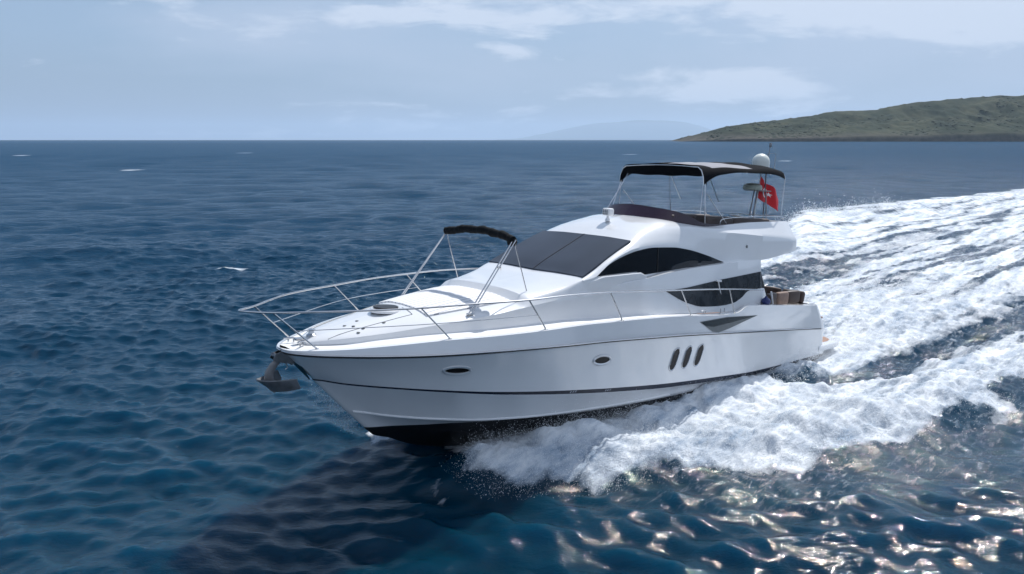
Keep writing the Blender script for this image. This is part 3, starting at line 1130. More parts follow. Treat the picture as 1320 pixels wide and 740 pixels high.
# side deck between cap rail and house
xs_ = stations(-.08, -17.6, .15)
gy = np.interp(-xs_, -H['gunwale'][:, 0], H['gunwale'][:, 1]) - .10
gz = np.interp(-xs_, -H['gunwale'][:, 0], H['gunwale'][:, 2])
gzs = gz.copy()
aft = xs_ < -12.3
gzs[aft] = np.interp(-xs_[aft], [12.3, 17.6], [.09, -.16])
gzs += .004
fy = np.where(xs_ > -.42, 0, tab(1, np.minimum(xs_, -.42))[0] - .02)
fy = np.where(xs_ < -14.6, gy - .30, fy)
mb = MB()
mb.mgrid(np.stack([np.stack([xs_, np.maximum(gy, 0.02), gzs], -1), np.stack([xs_, np.minimum(fy, np.maximum(gy, 0)), gzs + .01], -1)], 1))
deck = part(mb, 'side_deck', DECK)
# inner face of the raised after bulwark
xa = stations(-12.3, -18.0, .15)
iy = np.interp(-xa, -H['gunwale'][:, 0], H['gunwale'][:, 1]) - .11
iz = np.interp(-xa, -H['gunwale'][:, 0], H['gunwale'][:, 2]) + .012
mb = MB()
mb.mgrid(np.stack([np.stack([xa, iy, iz], -1), np.stack([xa, iy - .01, iz * 0 - .60], -1)], 1))
part(mb, 'bulwark_lining', GEL, deck)

# main house: x -6.6 .. -14.4
xm = np.concatenate([stations(-6.6, -8.5, .1), stations(-8.6, -14.4, .12)])
xt = xm[xm > -10.72]
PF = section(xm)
PS = smooth_cross(PF, range(15, PF.shape[1] - 1), 3)
_w = sst(-12.9, -11.6, xm)[:, None, None]
PF = PS * _w + PF * (1 - _w)
P = PF[:len(xt)]
mb = MB()
mb.mgrid(P)
# further aft the roof opens to the flybridge cockpit: the section stops at the coaming
P2 = PF[len(xt) - 1:, :section(xm[:1], upto=6).shape[1]]
jj = P2.shape[1]
mb.mgrid(P2)
xe_ = stations(-14.4, -16.6, .15)
P3 = section(xe_, upto=6, frm=2)
P3[0] = P2[-1][-P3.shape[1]:]
mb.mgrid(P3)
end = P3[-1]
for sg in (1, -1):
    mb.add([(p[0], sg * p[1], p[2]) for p in end] + [(-16.6, sg * 1.42, 2.66), (-16.6, sg * 1.42, 1.79)], [tuple(range(len(end) + 2))[::-sg]])
house = part(mb, 'superstructure', GEL, angle=38)

# overhang aft of the house: the flybridge wing
WT = [  # x, bottom z, outer y, top z
    (-14.2, 1.505, 1.945, 2.22), (-14.4, 1.505, 1.968, 2.232), (-15.0, 1.55, 1.99, 2.20), (-15.6, 1.64, 2.0, 2.165), (-16.2, 1.72, 2.0, 2.13), (-16.55, 1.77, 1.98, 2.105)]
mb = MB()
rows = []
for x, zb, yo, zt in WT:
    yo -= .03
    zb += .004
    zt -= .03
    rows.append([(x, 0, zb), (x, yo * .6, zb), (x, yo - .06, zb), (x, yo, zb + .05), (x, yo + .01, (zb + zt) / 2), (x, yo, zt - .03), (x, yo - .04, zt), (x, yo - .4, zt), (x, 0, zt - .02)])
rows.append([(-16.62, 0, 1.80), (-16.62, 1.2, 1.80), (-16.60, 1.88, 1.80), (-16.60, 1.90, 1.83), (-16.6, 1.91, 1.95), (-16.6, 1.90, 2.04), (-16.6, 1.88, 2.06), (-16.62, 1.5, 2.09), (-16.62, 0, 2.09)])
rows.append([(-16.64, q * .98, 1.95) for q in (0, .6, 1.3, 1.6, 1.75, 1.6, 1.3, .6, 0)])
mb.mgrid(np.array(rows))
wing = part(mb, 'flybridge_wing', GEL, angle=30)
mb = MB()
mb.lathe((-13.54, 1.935, 1.93), [(0, 0), (.045, 0), (.045, .02), (0, .03)], 12, 'y')
part(mb, 'vent_cap', GREYP, wing)

mb = MB()
mb.box((-16.55, 0, 2.38), (.10, 3.2, .55), bev=.04)
part(mb, 'aft_bulkhead', GEL, wing)

# flybridge interior: lining, floor
xl = stations(-10.75, -16.4, .2)
ty = np.where(xl > -14.4, tab(6, np.maximum(xl, -14.4))[0], 1.60)
tz = np.where(xl > -14.4, tab(6, np.maximum(xl, -14.4))[1], 2.62)
mb = MB()
mb.mgrid(np.stack([np.stack([xl, ty, tz], -1), np.stack([xl, ty - .10, tz + .004], -1), np.stack([xl, ty - .13, tz - .06], -1), np.stack([xl, ty - .14, 0 * tz + 2.06], -1), np.stack([xl, 0 * ty, 0 * tz + 2.06], -1)], 1))
# dashboard wall across the front, closing the roof crown
zt_ = P[-1][:, :]
crown = zt_[jj - 1:]
V = [tuple(p) for p in crown] + [(p[0] - .25, p[1], 2.06) for p in crown]
n_ = len(crown)
for sg in (1, -1):
    mb.add([(p[0], sg * p[1], p[2]) for p in V], [(i, i + 1, n_ + i + 1, n_ + i)[::sg] for i in range(n_ - 1)])
part(mb, 'flybridge_cockpit', GEL, house, angle=30)


def upper_patch(xq, frm, to, off, ta=0.0, tb=1.0, n=6, mirror_=True, centre=False):
    pass


# windshield: lies on the sloping front between the two pillars
mb = MB()
xw = stations(-6.66, -8.52, .1)
rows = []
for x in xw:
    ye, ze = tab(5, x)
    yt, zt = tab(6, x)
    zc_ = tab(7, x)[1]
    bow_ = .0
    row = []
    for q in np.linspace(-1, 1, 21):
        y = q * (float(ye) - .03)
        z = np.interp(abs(y), [0, float(yt), float(ye)], [float(zc_), float(zt), float(ze)])
        row.append((x + .10 * (1 - q * q) * (1 if x < -7 else .5) * 0, y, z + .022 + .012 * (1 - q * q)))
    rows.append(row)
mb.grid(np.array(rows))
# closing rim
for r_ in (rows[0], rows[-1]):
    mb.grid(np.array([r_, [(p[0], p[1], p[2] - .05) for p in r_]]))
for c_ in (0, -1):
    mb.grid(np.array([[r_[c_] for r_ in rows], [(r_[c_][0], r_[c_][1] * 1.004, r_[c_][2] - .05) for r_ in rows]]))
ws = part(mb, 'windshield', WGLASS, house, angle=40)
mb = MB()
for yy in (0.0,):
    mb.tube([(rows[i][10][0], yy, rows[i][10][2] + .004) for i in range(len(rows))], .008, 6)
part(mb, 'mullion', RUBBER, ws)
# side arch windows, polygon in (x, z) lying on the house side
def house_y(x, z):
    pts = [tab(i, x) for i in (1, 2, 3, 4, 5, 6)]
    zz = [float(p[1]) for p in pts]
    yy = [float(p[0]) for p in pts]
    return float(np.interp(z, zz, yy))


def side_patch(mb, top, bot, off, sg, n=40, m=5, depth=.03):
    """region between polylines top and bot (x, z)"""
    xa_, xb = max(top[0][0], bot[0][0]), min(top[-1][0], bot[-1][0])
    xq = np.linspace(top[0][0], top[-1][0], n)
    zt_q = pchip([p[0] for p in top], [p[1] for p in top], xq)
    zb_q = np.interp(-xq, [-p[0] for p in bot], [p[1] for p in bot])
    rows = []
    for x, a, b_ in zip(xq, zt_q, zb_q):
        a = max(a, b_ + .002)
        rows.append([(x, sg * (house_y(x, b_ + (a - b_) * t) + off), b_ + (a - b_) * t) for t in np.linspace(0, 1, m)])
    rows = np.array(rows)
    mb.grid(rows if sg > 0 else rows[:, ::-1])
    rim = np.concatenate([rows[:, -1], rows[::-1, 0]])
    inn = rim - [0, sg * depth, 0]
    mb.grid(np.stack([rim, inn], 1), close_u=True)
    return rows


top_arc = [(-7.04, 1.335), (-7.5, 1.585), (-8.02, 1.765), (-8.63, 1.905), (-9.25, 1.965), (-10.07, 1.955), (-10.86, 1.87), (-11.66, 1.71), (-12.47, 1.50)]
bot_arc = [(-7.04, 1.33), (-8.0, 1.36), (-8.63, 1.375), (-8.85, 1.285), (-9.46, 1.315), (-10.6, 1.40), (-12.47, 1.495)]
for sg in (1, -1):
    mb = MB()
    rr_ = side_patch(mb, top_arc, bot_arc, .012, sg, 60, 6)
    aw = part(mb, 'side_window', GLASS, house, angle=40)
    mb = MB()
    k = int(np.argmin([abs(r_[0][0] + 9.42) for r_ in rr_]))
    mb.tube([tuple(p + np.array([0, sg * .004, 0])) for p in rr_[k]], .016, 6)
    part(mb, 'mullion', RUBBER, aw)
    # ledge in front of the window
    mb = MB()
    L_ = [(-6.75, 1.20), (-7.2, 1.325), (-8.0, 1.35), (-8.62, 1.365), (-8.85, 1.28)]
    rows = []
    for x, z in L_:
        yo = house_y(x, z) + np.interp(-x, [6.75, 7.3, 8.5, 8.85], [.005, .10, .14, .13])
        rows.append([(x, sg * (yo - .14), z + .004), (x, sg * (yo - .02), z), (x, sg * yo, z - .02), (x, sg * (house_y(x, 1.15 + .02 * (-x - 7)) + .03), float(tab(1, x)[1]) + .02)])
    rows = np.array(rows)
    mb.grid(rows if sg < 0 else rows[:, ::-1])
    mb.add([tuple(p) for p in rows[-1]], [(0, 1, 2, 3)[::sg]])
    part(mb, 'window_ledge', GEL, house, angle=30)

# lower side: wall from K down to the deck, x -6.6 .. -14.6, with the eye-shaped window
xl_ = np.concatenate([stations(-6.6, -14.45, .15)])
rows = []
for x in xl_:
    fy_, fz_ = tab(1, x)
    ky, kz = tab(1, x)
mbs = MB()
footy = lambda x: pchip(TX, [r_[1][0] for r_ in TAB], x)


# The section index 1 is the foot, so the wall foot->K is already in `superstructure`.
def lower_y(x, z):
    x_ = max(x, -14.4)
    f0, f1 = tab(1, x_)
    k0, k1 = tab(2, x_)
    return float(f0 + (k0 - f0) * np.clip((z - f1) / (k1 - f1), 0, 1))


lt = [(-9.55, .86), (-10.5, .90), (-11.3, .965), (-12.21, 1.035), (-13.3, 1.10), (-14.37, 1.165)]
lb = [(-9.55, .855), (-10.2, .575), (-10.56, .465), (-11.05, .36), (-11.53, .325), (-12.2, .305), (-12.75, .335), (-13.2, .45), (-13.65, .635), (-14.05, .655), (-14.37, .665)]
for sg in (1, -1):
    mb = MB()
    xq = np.linspace(-9.55, -14.37, 50)
    zt_q = np.interp(-xq, [-p[0] for p in lt], [p[1] for p in lt])
    zb_q = pchip([p[0] for p in lb], [p[1] for p in lb], xq)
    rows = np.array([[(x, sg * (lower_y(x, b_ + (a - b_) * t) + .012), b_ + (a - b_) * t) for t in np.linspace(0, 1, 6)] for x, a, b_ in zip(xq, zt_q, zb_q)])
    mb.grid(rows if sg > 0 else rows[:, ::-1])
    rim = np.concatenate([rows[:, -1], rows[::-1, 0]])
    mb.grid(np.stack([rim, rim - [0, sg * .03, 0]], 1), close_u=True)
    lw = part(mb, 'quarter_window', AFTGLASS, house, angle=40)
    mb = MB()
    mb.tube([(-11.95, sg * 2.06, 1.0), (-12.12, sg * 2.07, .62)], .02, 6)
    mb.tube([(-11.85, sg * 2.06, 1.02), (-12.08, sg * 2.07, 1.0)], .03, 6)
    part(mb, 'latch', WHITEP, lw)

# after face of the house: bulkhead, glass door, sloping wing to the deck
mb = MB()
mb.box((-14.40, 0, .75), (.06, 3.86, 1.55))
bk = part(mb, 'aft_house_wall', GEL)
mb = MB()
mb.box((-14.44, 0, .62), (.03, 2.4, 1.55))
part(mb, 'glass_door', GLASS, bk)
for sg in (1, -1):
    mb = MB()
    a = [(-14.38, 2.02, .66), (-14.62, 2.05, .64), (-15.0, 2.10, -.02), (-14.38, 2.13, -.02)]
    V = [(x, sg * y, z) for x, y, z in a] + [(x, sg * (y - .05), z) for x, y, z in a]
    mb.add(V, [(0, 1, 2, 3)[::-sg], (4, 5, 6, 7)[::sg], (0, 4, 5, 1)[::-sg], (1, 5, 6, 2)[::-sg], (2, 6, 7, 3)[::-sg]])
    part(mb, 'house_side_wing', GEL, bk, smooth=False)
    mb = MB()
    a = [(-14.37, 1.98, 1.15), (-14.45, 1.98, 1.16), (-14.68, 2.04, .66), (-14.37, 2.05, .66)]
    V = [(x, sg * y, z) for x, y, z in a] + [(x, sg * (y - .03), z) for x, y, z in a]
    mb.add(V, [(0, 1, 2, 3)[::-sg], (4, 5, 6, 7)[::sg], (0, 4, 5, 1)[::-sg], (1, 5, 6, 2)[::-sg], (2, 6, 7, 3)[::-sg]])
    part(mb, 'wing_glass', AFTGLASS, bk, smooth=False)
    mb = MB()
    mb.tube([(-15.18, sg * 2.0, .50), (-15.36, sg * 2.02, .02)], .03, 8)
    part(mb, 'awning_post', WHITEP, bk)

# cockpit well: floor, sides, seats
mb = MB()
mb.box((-16.7, 0, -.63), (4.5, 4.1, .06))
part(mb, 'cockpit_floor', TEAK)
mb = MB()
mb.box((-18.05, 0, -.25), (.5, 4.1, .42), bev=.08)
part(mb, 'transom_locker', GEL)
for (c, s_, nm) in (((-16.2, 1.55, -.30), (2.2, .75, .5), 'cockpit_seat'), ((-17.35, 0.3, -.30), (.7, 3.3, .5), 'transom_seat')):
    mb = MB()
    mb.box(c, s_, bev=.05)
    se = part(mb, nm, LEATHER)
    n_c = 3 if nm == 'cockpit_seat' else 4
    for k in range(n_c):
        mb = MB()
        if nm == 'cockpit_seat':
            mb.box((c[0] - s_[0] / 2 + s_[0] * (k + .5) / n_c, c[1] + .30, c[2] + .5), (s_[0] / n_c - .05, .2, .42), bev=.08, rz=.1 * (k - 1))
        else:
            mb.box((c[0] - .28, c[1] - s_[1] / 2 + s_[1] * (k + .5) / n_c, c[2] + .44), (.22, s_[1] / n_c - .05, .40), bev=.08, ry=-.2)
        part(mb, 'cushion', CUSHION if k == 1 else LEATHER, se)
mb = MB()
mb.box((-16.35, .35, .05), (.9, .8, .04), bev=.015)
mb.tube([(-16.35, .35, -.6), (-16.35, .35, .05)], .05, 8)
part(mb, 'cockpit_table', TEAK)

# swim platform
mb = MB()
out = []
for x, y in [(-18.6, 2.2), (-20.0, 2.2), (-20.45, 2.08), (-20.75, 1.80), (-20.88, 1.35), (-20.92, .6), (-20.92, 0)]:
    out.append((x, y))
ring = out + [(x, -y) for x, y in out[::-1][1:]]
n = len(ring)
lv = [(.96, -1.80), (1.0, -1.77), (1.0, -1.62), (.985, -1.59)]
V = [(-18.6 + (x + 18.6) * k_, y * k_, z) for k_, z in lv for x, y in ring]
Fs = [(i * n + j, i * n + (j + 1) % n, (i + 1) * n + (j + 1) % n, (i + 1) * n + j) for i in range(3) for j in range(n)]
Fs += [tuple(3 * n + j for j in range(n)), tuple(range(n))[::-1]]
mb.add(V, Fs)
pl = part(mb, 'swim_platform', GEL, angle=50)
mb = MB()
V = [(-18.9 + (x + 18.9) * .86, y * .88, -1.582) for x, y in ring]
mb.add(V, [tuple(range(n))])
part(mb, 'teak_inlay', TEAK, pl)

# ---- foredeck details
def deck_z(x, y):
    x = float(x)
    pts = [(float(tab(i, x)[0]), float(tab(i, x)[1])) for i in (7, 6, 5, 4, 3, 2)]
    return float(np.interp(abs(y), [p[0] for p in pts], [p[1] for p in pts]))


# sun pad following the crown of the deck
mb = MB()
rows = []
for x in stations(-2.75, -4.80, .1):
    wmax = float(tab(5, x)[0]) * .98
    rows.append([(x, q * wmax, deck_z(x, q * wmax) + .028) for q in np.linspace(-1, 1, 17)])
rows = np.array(rows)
mb.grid(rows[:, ::-1])
rim = np.concatenate([rows[:, 0], rows[-1, 1:], rows[-2::-1, -1], rows[0, -2:0:-1]])
mb.grid(np.stack([rim, rim - [0, 0, .04]], 1), close_u=True)
part(mb, 'sun_pad', SUNPAD, coach, angle=50)

# oval deck hatch
mb = MB()
hz = deck_z(-2.3, .08)
mb.lathe((-2.28, .08, hz - .02), [(.33, 0), (.34, .05), (.31, .075), (.26, .08)], 28, sc=(1.0, .95))
ht_ = part(mb, 'deck_hatch', GEL, coach)
mb = MB()
mb.lathe((-2.28, .08, hz + .078), [(.272, 0), (.26, .012), (.0, .02)], 28, sc=(1.0, .95))
part(mb, 'hatch_glass', DARKV, ht_)

# small fittings: filler caps, latches
for (x, y) in ((-1.45, .55), (-1.35, .35), (-1.25, .18), (-1.55, .15), (-1.9, .6), (-1.3, .62)):
    mb = MB()
    mb.lathe((x, y, deck_z(x, y) - .01), [(.035, 0), (.035, .02), (.0, .028)], 10)
    part(mb, 'deck_fitting', GREYP, coach)
mb = MB()
for (a, b_) in (((-.75, .42), (-2.55, .66)), ((-2.55, .66), (-2.62, .18)), ((-.75, -.42), (-2.55, -.66))):
    pts = [(a[0] + (b_[0] - a[0]) * t, a[1] + (b_[1] - a[1]) * t) for t in np.linspace(0, 1, 9)]
    mb.tube([(x, y, deck_z(x, y) + .003) for x, y in pts], .006, 4)
part(mb, 'deck_seam', GREYP, coach)


def cleat(x, y, z, rz=0.0):
    mb = MB()
    c, s_ = math.cos(rz), math.sin(rz)
    T_ = lambda u, v, w_: (x + u * c - v * s_, y + u * s_ + v * c, z + w_)
    mb.tube([T_(-.14, 0, .065), T_(-.05, 0, .075), T_(.05, 0, .075), T_(.14, 0, .065)], [.014, .02, .02, .014], 8)
    mb.tube([T_(-.05, 0, 0), T_(-.05, 0, .075)], .016, 8)
    mb.tube([T_(.05, 0, 0), T_(.05, 0, .075)], .016, 8)
    part(mb, 'cleat', STEEL, deck)


cleat(-.30, .22, .10, .6)
cleat(-.30, -.22, .10, -.6)
cleat(-11.0, 2.29, .20)
cleat(-11.0, -2.29, .20)
for sg in (1, -1):
    mb = MB()
    for dx_ in (-.10, .10):
        mb.tube([(-11.9 + dx_, sg * 2.30, .14), (-11.9 + dx_, sg * 2.30, .27)], .014, 6)
    mb.box((-11.9, sg * 2.30, .145), (.26, .05, .02))
    part(mb, 'fairlead', STEEL, deck)
# windlass
mb = MB()
mb.lathe((-.62, 0, .20), [(.10, 0), (.10, .05), (.06, .08), (.05, .13), (.08, .16), (0, .17)], 16)
mb.box((-.42, 0, .19), (.3, .12, .05), bev=.01)
part(mb, 'windlass', STEEL, deck)

ANCH = simple('anchor_steel', (0.30, 0.30, 0.31), 0.45, metal=0.55, var=0.45, scale=5)
# anchor: curved shank, roller cheeks, scooped fluke with two side blades
mb = MB()
for sg in (1, -1):
    pts = [(-.35, .07), (-.05, .02), (.16, -.04), (.20, -.13), (.10, -.20), (-.05, -.24), (-.22, -.27)]
    V = [(x, sg * .07, z) for x, z in pts] + [(x, sg * .085, z) for x, z in pts]
    n = len(pts)
    mb.add(V, [tuple(range(n)), tuple(range(n, 2 * n))[::-1]] + [(i, (i + 1) % n, n + (i + 1) % n, n + i) for i in range(n)])
mb.lathe((.12, -.07, -.09), [(0, 0), (.06, 0), (.04, .07), (.06, .14), (0, .14)], 14, 'y')
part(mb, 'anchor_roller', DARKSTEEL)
mb = MB()
sh = [(-.08, -.10), (.05, -.17), (.17, -.28), (.25, -.42), (.24, -.56), (.17, -.68), (.09, -.76)]
wid = [.05, .06, .075, .085, .09, .09, .07]
tt = np.linspace(0, 1, 20)
sx = catmull(None, [p[0] for p in sh], tt)
sz = catmull(None, [p[1] for p in sh], tt)
sw = np.interp(tt, np.linspace(0, 1, 7), wid)
rows = []
for i in range(20):
    j0, j1 = max(i - 1, 0), min(i + 1, 19)
    tx, tz_ = sx[j1] - sx[j0], sz[j1] - sz[j0]
    L_ = math.hypot(tx, tz_)
    nx_, nz_ = -tz_ / L_, tx / L_
    a = sw[i]
    rows.append([(sx[i] + nx_ * a * u, v, sz[i] + nz_ * a * u) for u, v in ((-1, -.012), (-.6, -.026), (.6, -.026), (1, -.012), (1, .012), (.6, .026), (-.6, .026), (-1, .012))])
mb.grid(np.array(rows), close_v=True)
anchor = part(mb, 'anchor', ANCH, angle=40)
mb = MB()
# broad fluke: a scooped plate across, tips forward
rows = []
for v in np.linspace(-1, 1, 15):
    row = []
    for u in np.linspace(0, 1, 7):
        xx = .16 + .34 * (1 - abs(v) ** 1.6) * u - .36 * abs(v) ** 1.2 * (1 - .25 * u)
        zz = -.76 + .27 * u * (1 - .3 * abs(v)) + .10 * v * v
        row.append((xx, v * .40, zz))
    rows.append(row)
A = np.array(rows)
mb.grid(A)
mb.grid((A - [0, 0, .025])[:, ::-1])
rim = np.concatenate([A[:, 0], A[-1, 1:], A[-2::-1, -1], A[0, -2:0:-1]])
mb.grid(np.stack([rim, rim - [0, 0, .025]], 1), close_u=True)
fl = part(mb, 'fluke', ANCH, anchor, angle=40)
mb = MB()
mb.tube([(.02, 0, -.14), (-.08, .03, -.22), (-.16, .0, -.26), (-.22, 0, -.30)], .018, 6)
mb.tube([(-.06, .05, -.24), (-.10, .06, -.33), (-.05, .05, -.36)], .012, 6)
part(mb, 'shackle', STEEL, anchor)

# ---- bow rail
RT = [(.83, 0, .84), (.80, .06, .84), (.70, .16, .835), (.37, .40, .83), (-.10, .75, .86), (-.63, 1.10, .89), (-1.3, 1.40, .91), (-2.04, 1.65, .93), (-3.2, 1.98, .98), (-4.39, 2.22, 1.01), (-5.56, 2.30, 1.045), (-6.88, 2.35, 1.035), (-8.2, 2.36, .99), (-9.45, 2.35, .93), (-11.0, 2.33, .86), (-12.5, 2.31, .775), (-14.2, 2.25, .65)]
A = np.array(RT)
tt = np.linspace(0, 1, 120)
RTs = np.stack([catmull(None, A[:, k], tt) for k in range(3)], 1)
mb = MB()
full = np.concatenate([RTs[::-1] * [1, -1, 1], RTs[1:]])
mb.tube(full, .019, 8)
rail = part(mb, 'bow_rail', STEEL)


def rail_at(x):
    return np.array([np.interp(-x, -RTs[:, 0], RTs[:, k]) for k in range(3)])


def gun_at(x, inset=.06):
    g_ = H['gunwale']
    return np.array([x, np.interp(-x, -g_[:, 0], g_[:, 1]) - inset, np.interp(-x, -g_[:, 0], g_[:, 2]) + .01])


for xt_, xb_, ins in ((.37, -.45, .14), (-2.04, -2.75, .08), (-4.39, -5.05, .08), (-6.88, -7.44, .06), (-9.75, -10.3, .05), (-12.15, -12.5, .05)):
    for sg in (1, -1):
        a, b_ = rail_at(xt_), gun_at(xb_, ins)
        mb = MB()
        mb.tube([a * [1, sg, 1], b_ * [1, sg, 1]], .017, 8)
        mb.lathe((b_[0], sg * b_[1], b_[2] - .005), [(.04, 0), (.04, .012), (.02, .02)], 10)
        part(mb, 'stanchion', STEEL, rail)
# middle wire, forward half
mb = MB()
for sg in (1, -1):
    a, b_ = rail_at(.37), gun_at(-.45, .14)
    p0 = (a + (b_ - a) * .5)
    pts = [p0]
    for xt_, xb_, ins in ((-2.04, -2.75, .08), (-4.39, -5.05, .08)):
        a, b_ = rail_at(xt_), gun_at(xb_, ins)
        pts.append(a + (b_ - a) * .5)
    mb.tube([p * [1, sg, 1] for p in pts], .008, 6, smooth=6)
part(mb, 'rail_wire', STEEL, rail)

# ---- foredeck folded sun canopy (rolled on its hoop)
mb = MB()
can_top = lambda y: (-4.85 + .05 * (y / 1.21) ** 2, y, 2.17 + .13 * (1 - (y / 1.21) ** 2))
ys = np.linspace(-1.19, 1.19, 70)
rr = .092 + .007 * np.sin(ys * 17) + .005 * np.sin(ys * 41 + 1) + .003 * np.random.randn(70)
mb.tube([(can_top(y)[0], y, can_top(y)[2] + .01 * math.sin(y * 9)) for y in ys], rr, 14)
mb.lathe((-4.85, 1.12, 2.10), [(0, -.09), (.10, -.05), (.12, .02), (.10, .09), (0, .12)], 14)
canopy = part(mb, 'rolled_canopy', ROLL, angle=60)
for sg in (1, -1):
    mb = MB()
    zf = deck_z(-3.63, 1.27)
    for dx_, dy in ((-.02, .02), (.10, -.02)):
        mb.tube([(-4.85 + dx_ * .4, sg * (1.21 + dy), 2.17), (-3.63 + dx_ * .6, sg * (1.27 + dy * .5), zf + .03)], .015, 8)
    mb.tube([(-4.86, sg * 1.225, 2.13), (-4.88, sg * 1.21, 2.0), (-5.26, sg * 1.24, deck_z(-5.26, 1.24) + .01)], .013, 8)
    mb.box((-3.60, sg * 1.27, zf + .02), (.16, .07, .04), bev=.01)
    part(mb, 'canopy_leg', STEEL, canopy)

# ---- searchlight on the roof
mb = MB()
SL = np.array([-9.32, .1, 2.56])
mb.lathe(tuple(SL + [0, 0, -.03]), [(.07, 0), (.06, .06), (.035, .09), (.035, .14)], 14)
mb.box(tuple(SL + [0.0, 0, .22]), (.24, .26, .20), bev=.05)
sl = part(mb, 'searchlight', WHITEP)
mb = MB()
for a in (-1, 0, 1):
    for b_ in (-1, 0, 1):
        mb.lathe((SL[0] + .117, SL[1] + a * .065, SL[2] + .22 + b_ * .05), [(.024, 0), (.02, .012), (0, .014)], 8, 'x')
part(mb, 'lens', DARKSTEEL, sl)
for (x, y) in ((-6.42, -1.05), (-6.42, -.95)):
    mb = MB()
    mb.box((x, y, deck_z(x, y) + .03), (.04, .03, .07), bev=.01)
    part(mb, 'washer_nozzle', RUBBER, coach)

# ---- flybridge windscreen: tinted, wraps round the front
WB = [(-10.12, 0, 2.715, .30), (-10.15, .35, 2.71, .29), (-10.26, .75, 2.69, .27), (-10.45, 1.08, 2.65, .27), (-10.75, 1.32, 2.60, .25), (-11.15, 1.46, 2.55, .19), (-11.6, 1.56, 2.50, .10), (-12.3, 1.61, 2.51, .05), (-13.2, 1.62, 2.56, .03)]
A = np.array(WB)
tt = np.linspace(0, 1, 40)
W_ = np.stack([catmull(None, A[:, k], tt) for k in range(4)], 1)
rows = []
for x, y, z, h in W_:
    lean = h * 1.0
    rows.append([(x, y, z - .015), (x - lean * .55, y * (1 - .03 * h), z + h * .5), (x - lean * 1.0, y * (1 - .10 * h), z + h), (x - lean - .01, y * (1 - .10 * h), z + h - .004), (x - lean * .55 - .02, y * (1 - .03 * h), z + h * .48), (x - .02, y, z - .02)])
mb = MB()
mb.mgrid(np.array(rows))
fws = part(mb, 'flybridge_windscreen', ACRYL, house, angle=60)

# flybridge seating and helm
mb = MB()
mb.box((-10.95, .5, 2.45), (.5, 1.5, .7), bev=.08)
part(mb, 'helm_console', LEATHER)
SEATS = [((-12.9, 1.18, 2.36), (1.5, .42, .80), 'helm_bench'), ((-14.7, 1.20, 2.34), (2.2, .42, .76), 'side_seat'), ((-14.3, -1.25, 2.34), (4.0, .42, .74), 'side_seat'), ((-15.95, 0, 2.33), (.5, 2.1, .70), 'aft_seat')]
for c, s_, nm in SEATS:
    mb = MB()
    mb.box(c, s_, bev=.07)
    se = part(mb, nm, LEATHER)
    for k in range(max(1, int(max(s_) / .8))):
        mb = MB()
        m_ = max(1, int(max(s_) / .8))
        t = (k + .5) / m_ - .5
        if s_[0] > s_[1]:
            mb.box((c[0] + s_[0] * t, c[1] - math.copysign(.22, c[1]), c[2] - .1), (s_[0] / m_ - .04, .34, .16), bev=.05)
        else:
            mb.box((c[0] + .28, c[1] + s_[1] * t, c[2] - .1), (.34, s_[1] / m_ - .04, .16), bev=.05)
        part(mb, 'cushion', LEATHER, se)
mb = MB()
for sg in (1, -1):
    mb.tube([(-12.6, sg * 1.56, 2.56), (-12.8, sg * 1.57, 2.72), (-14.5, sg * 1.56, 2.79), (-16.3, sg * 1.50, 2.80), (-16.6, sg * 1.42, 2.72)], .016, 8, smooth=5)
mb.tube([(-16.6, -1.42, 2.80), (-16.6, 1.42, 2.80)], .016, 8)
part(mb, 'flybridge_rail', STEEL)
mb = MB()
mb.box((-14.75, .9, 2.76), (.75, .28, .03), bev=.01, ry=-.12)
part(mb, 'chart_table', WHITEP)

# ---- bimini over the flybridge
HOOPS = [  # x, drop of x at ends, edge z, crown z
    (-11.68, 3.66, 4.15, 4.20), (-12.3, 3.93, 4.17, 4.26), (-12.9, 4.02, 4.20, 4.30), (-13.8, 4.09, 4.22, 4.34), (-14.8, 4.12, 4.26, 4.42), (-15.8, 4.10, 4.30, 4.45), (-16.35, 4.02, 4.27, 4.40)]
A = np.array(HOOPS)
tt = np.linspace(0, 1, 40)
HS = np.stack([catmull(None, A[:, k], tt) for k in range(4)], 1)


def hoop(x, ze, zs, zcw, q):
    """q in -1..1 across"""
    a = abs(q)
    if a < .80:
        y = a / .80 * 1.28
        z = zcw - (zcw - zs) * (y / 1.28) ** 2.2
    else:
        t = (a - .80) / .20
        y = 1.28 + .21 * math.sin(t * math.pi / 2)
        z = zs - (zs - ze) * (1 - math.cos(t * math.pi / 2)) ** .9
    return (x, math.copysign(y, q), z)


QS = np.linspace(-1, 1, 41)
G = np.array([[hoop(*h, q) for q in QS] for h in HS])
G[:, :, 2] += (.018 * np.sin(G[:, :, 0] * 5.3) * np.cos(G[:, :, 1] * 1.1) + .010 * np.sin(G[:, :, 1] * 7 + G[:, :, 0] * 3))
# front edge scalloped: centre of the valance set back
front = G[0].copy()
hem = front.copy()
for j, q in enumerate(QS):
    hem[j, 2] = front[j, 2] - (.22 + .12 * (1 - q * q)) * (1 - .95 * max(0, (abs(q) - .8) / .2))
    hem[j, 0] = front[j, 0] - .16
mb = MB()
mb.cur = 0
G2 = G - [0, 0, .012]
nu, nv = G.shape[:2]


def is_panel(i, j):
    x = HS[i, 0]
    q = QS[j]
    return -14.4 < x < -12.2 and -.15 < q < .84


